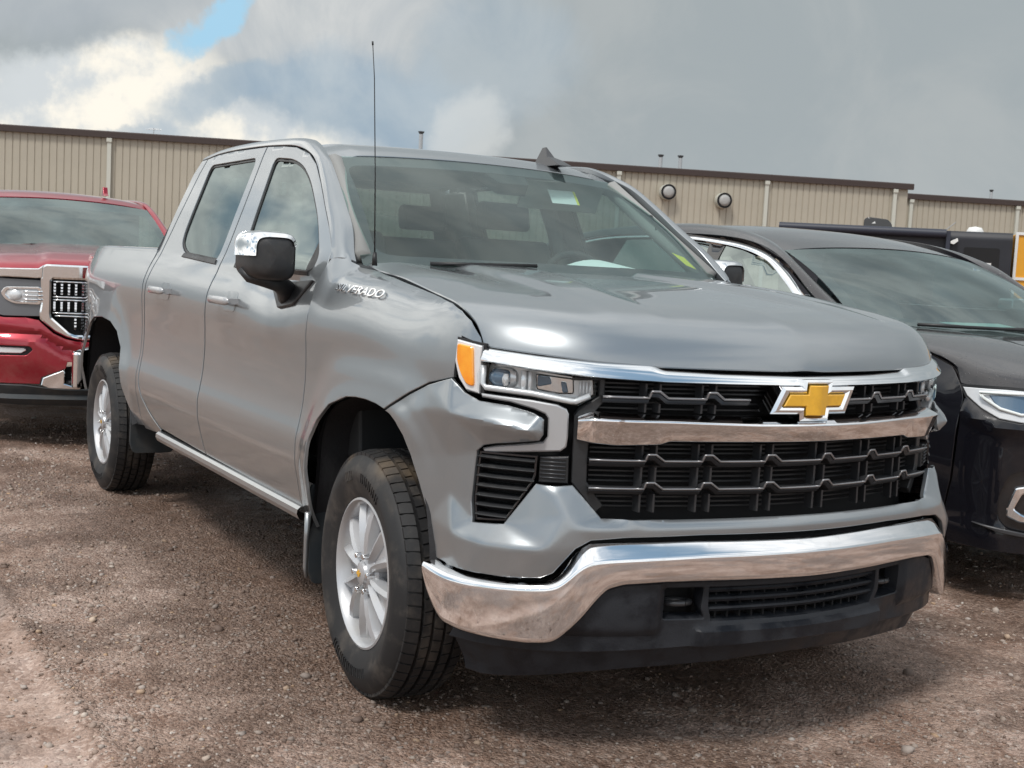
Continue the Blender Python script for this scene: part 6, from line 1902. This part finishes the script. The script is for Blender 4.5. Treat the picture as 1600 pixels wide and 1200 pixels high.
mb = MB(); mb.box((-2.3, -.12, 2.3), (.10, .14, 1.3)); mb.build('awning_arm', 'rv2', e)
mb = MB(); mb.prism(rounded([(-.30, 2.95), (-.30, 3.20), (-.20, 3.27), (.30, 3.22), (.42, 3.10), (.42, 2.95)], .06), 1, .6, 1.3); mb.build('roof_unit', 'gloss_black', e, bevel=.02)
mb = MB(); mb.prism([(-.10, 3.10), (-.02, 3.16), (.0, 3.10)], 1, .585, .598); mb.build('roof_unit_mark', 'white_trim', e)
mb = MB(); mb.prism(rounded([(1.86, 2.70), (2.02, 2.78), (2.04, 2.70), (1.94, 2.62), (1.86, 2.64)], .02), 1, -.22, -.05); mb.build('porch_light', 'white_trim', e)
mb = MB(); mb.prism(rounded([(2.20, .8), (3.06, .8), (3.06, 2.57), (2.20, 2.57)], .06), 1, -.015, .02); mb.build('side_door', 'void', e, bevel=.004)
mb = MB(); mb.prism([(2.46, 1.99), (2.86, 1.97), (2.88, 2.19), (2.50, 2.19)], 1, -.030, -.016); mb.build('door_sticker', 'white_trim', e)
for (a, b, c_, d) in ((2.48, 2.56, 1.99, 2.06), (2.72, 2.84, 2.09, 2.16), (2.56, 2.70, 2.10, 2.13)):
    mb = MB(); mb.prism([(a, c_), (b, c_), (b, d), (a, d)], 1, -.036, -.031); mb.build('sticker_print', 'blue_print', e)
mb = MB(); mb.lathe([(0, 3.14), (.16, 3.11), (.22, 3.0), (.22, 2.95)], 20, 'z'); o = mb.build('roof_dome', 'white_trim', e, smooth=True); o.location = (2.5, .9, 0)
mb = MB(); mb.tube([(1.7, .6, 2.95), (2.0, .6, 3.22)], .012, 5); mb.build('whip_aerial', 'galv', e)
for x in (-.3, .6):
    mb = MB(); mb.lathe([(0, -.02), (.22, -.02), (.35, .0), (.35, .2), (0, .2)], 24, 'y'); o = mb.build('tyre', 'void', e, smooth=True, auto=30); o.location = (x, .05, .35)
e = thing('box_truck', 'yellow box truck with white rails at the right edge, past the black trailer', 'truck', tuple(TO+TH*3.46+TN*.4), math.atan2(TH[1], TH[0]))
mb = MB(); mb.box((3.0, 1.2, 2.0), (6.0, 2.4, 1.95)); mb.build('body', 'yellow_body', e, bevel=.03)
for z in (2.98, 1.84, 1.30, 1.06):
    mb = MB(); mb.box((3.0, -.02, z), (6.02, .05, .07)); mb.build('side_rail', 'white_trim', e)
mb = MB(); mb.box((.02, -.02, 2.0), (.07, .055, 2.0)); mb.build('corner_post', 'white_trim', e)
mb = MB(); mb.box((3.0, 1.2, .85), (5.8, 1.0, .25)); mb.build('chassis', 'void', e)
for x in (.75, 4.9):
    mb = MB(); mb.lathe([(0, -.02), (.25, -.02), (.30, .0), (.46, .0), (.48, .05), (.48, .28), (0, .28)], 28, 'y'); o = mb.build('tyre', 'void', e, smooth=True, auto=30); o.location = (x, -.02, .48)
    mb = MB(); mb.lathe([(0, -.03), (.24, -.03), (.26, .0)], 24, 'y'); o = mb.build('wheel_disc', 'galv', e, smooth=True, auto=30); o.location = (x, -.02, .48)

# ------------------------------------------------------------------ larger stones one can pick out on the lot
spots = [(-.10, -2.30, .021), (.62, -2.05, .018), (1.05, -1.55, .024), (1.35, -1.15, .020), (.95, -.55, .022), (1.25, -.20, .017), (1.10, .35, .022), (.35, 1.75, .019), (.75, 1.30, .020), (.55, .95, .023), (.05, 2.05, .024), (-.35, 1.85, .020), (1.45, -.75, .019), (-.9, -2.6, .021), (-1.6, -2.1, .020), (-2.3, -2.2, .024), (.5, -1.75, .026), (.95, -1.95, .017), (1.5, -.35, .021), (.80, .75, .018), (-.6, -1.75, .019), (-3.1, -1.9, .024), (-1.1, -1.6, .018), (1.62, -1.35, .022)]
for i, (x, y, s) in enumerate(spots):
    me = stone_mesh(np.zeros((1, 3)), np.array([s]), 'stone', M['stone'], seed=40+i)
    o = link(bpy.data.objects.new('stone', me)); o.location = (x, y, float(ground_z(np.array([x]), np.array([y]))[0])+s*.25)
    tag(o, 'small rounded stone lying loose on the wet gravel lot', 'stone', 'larger stones lying on the gravel')
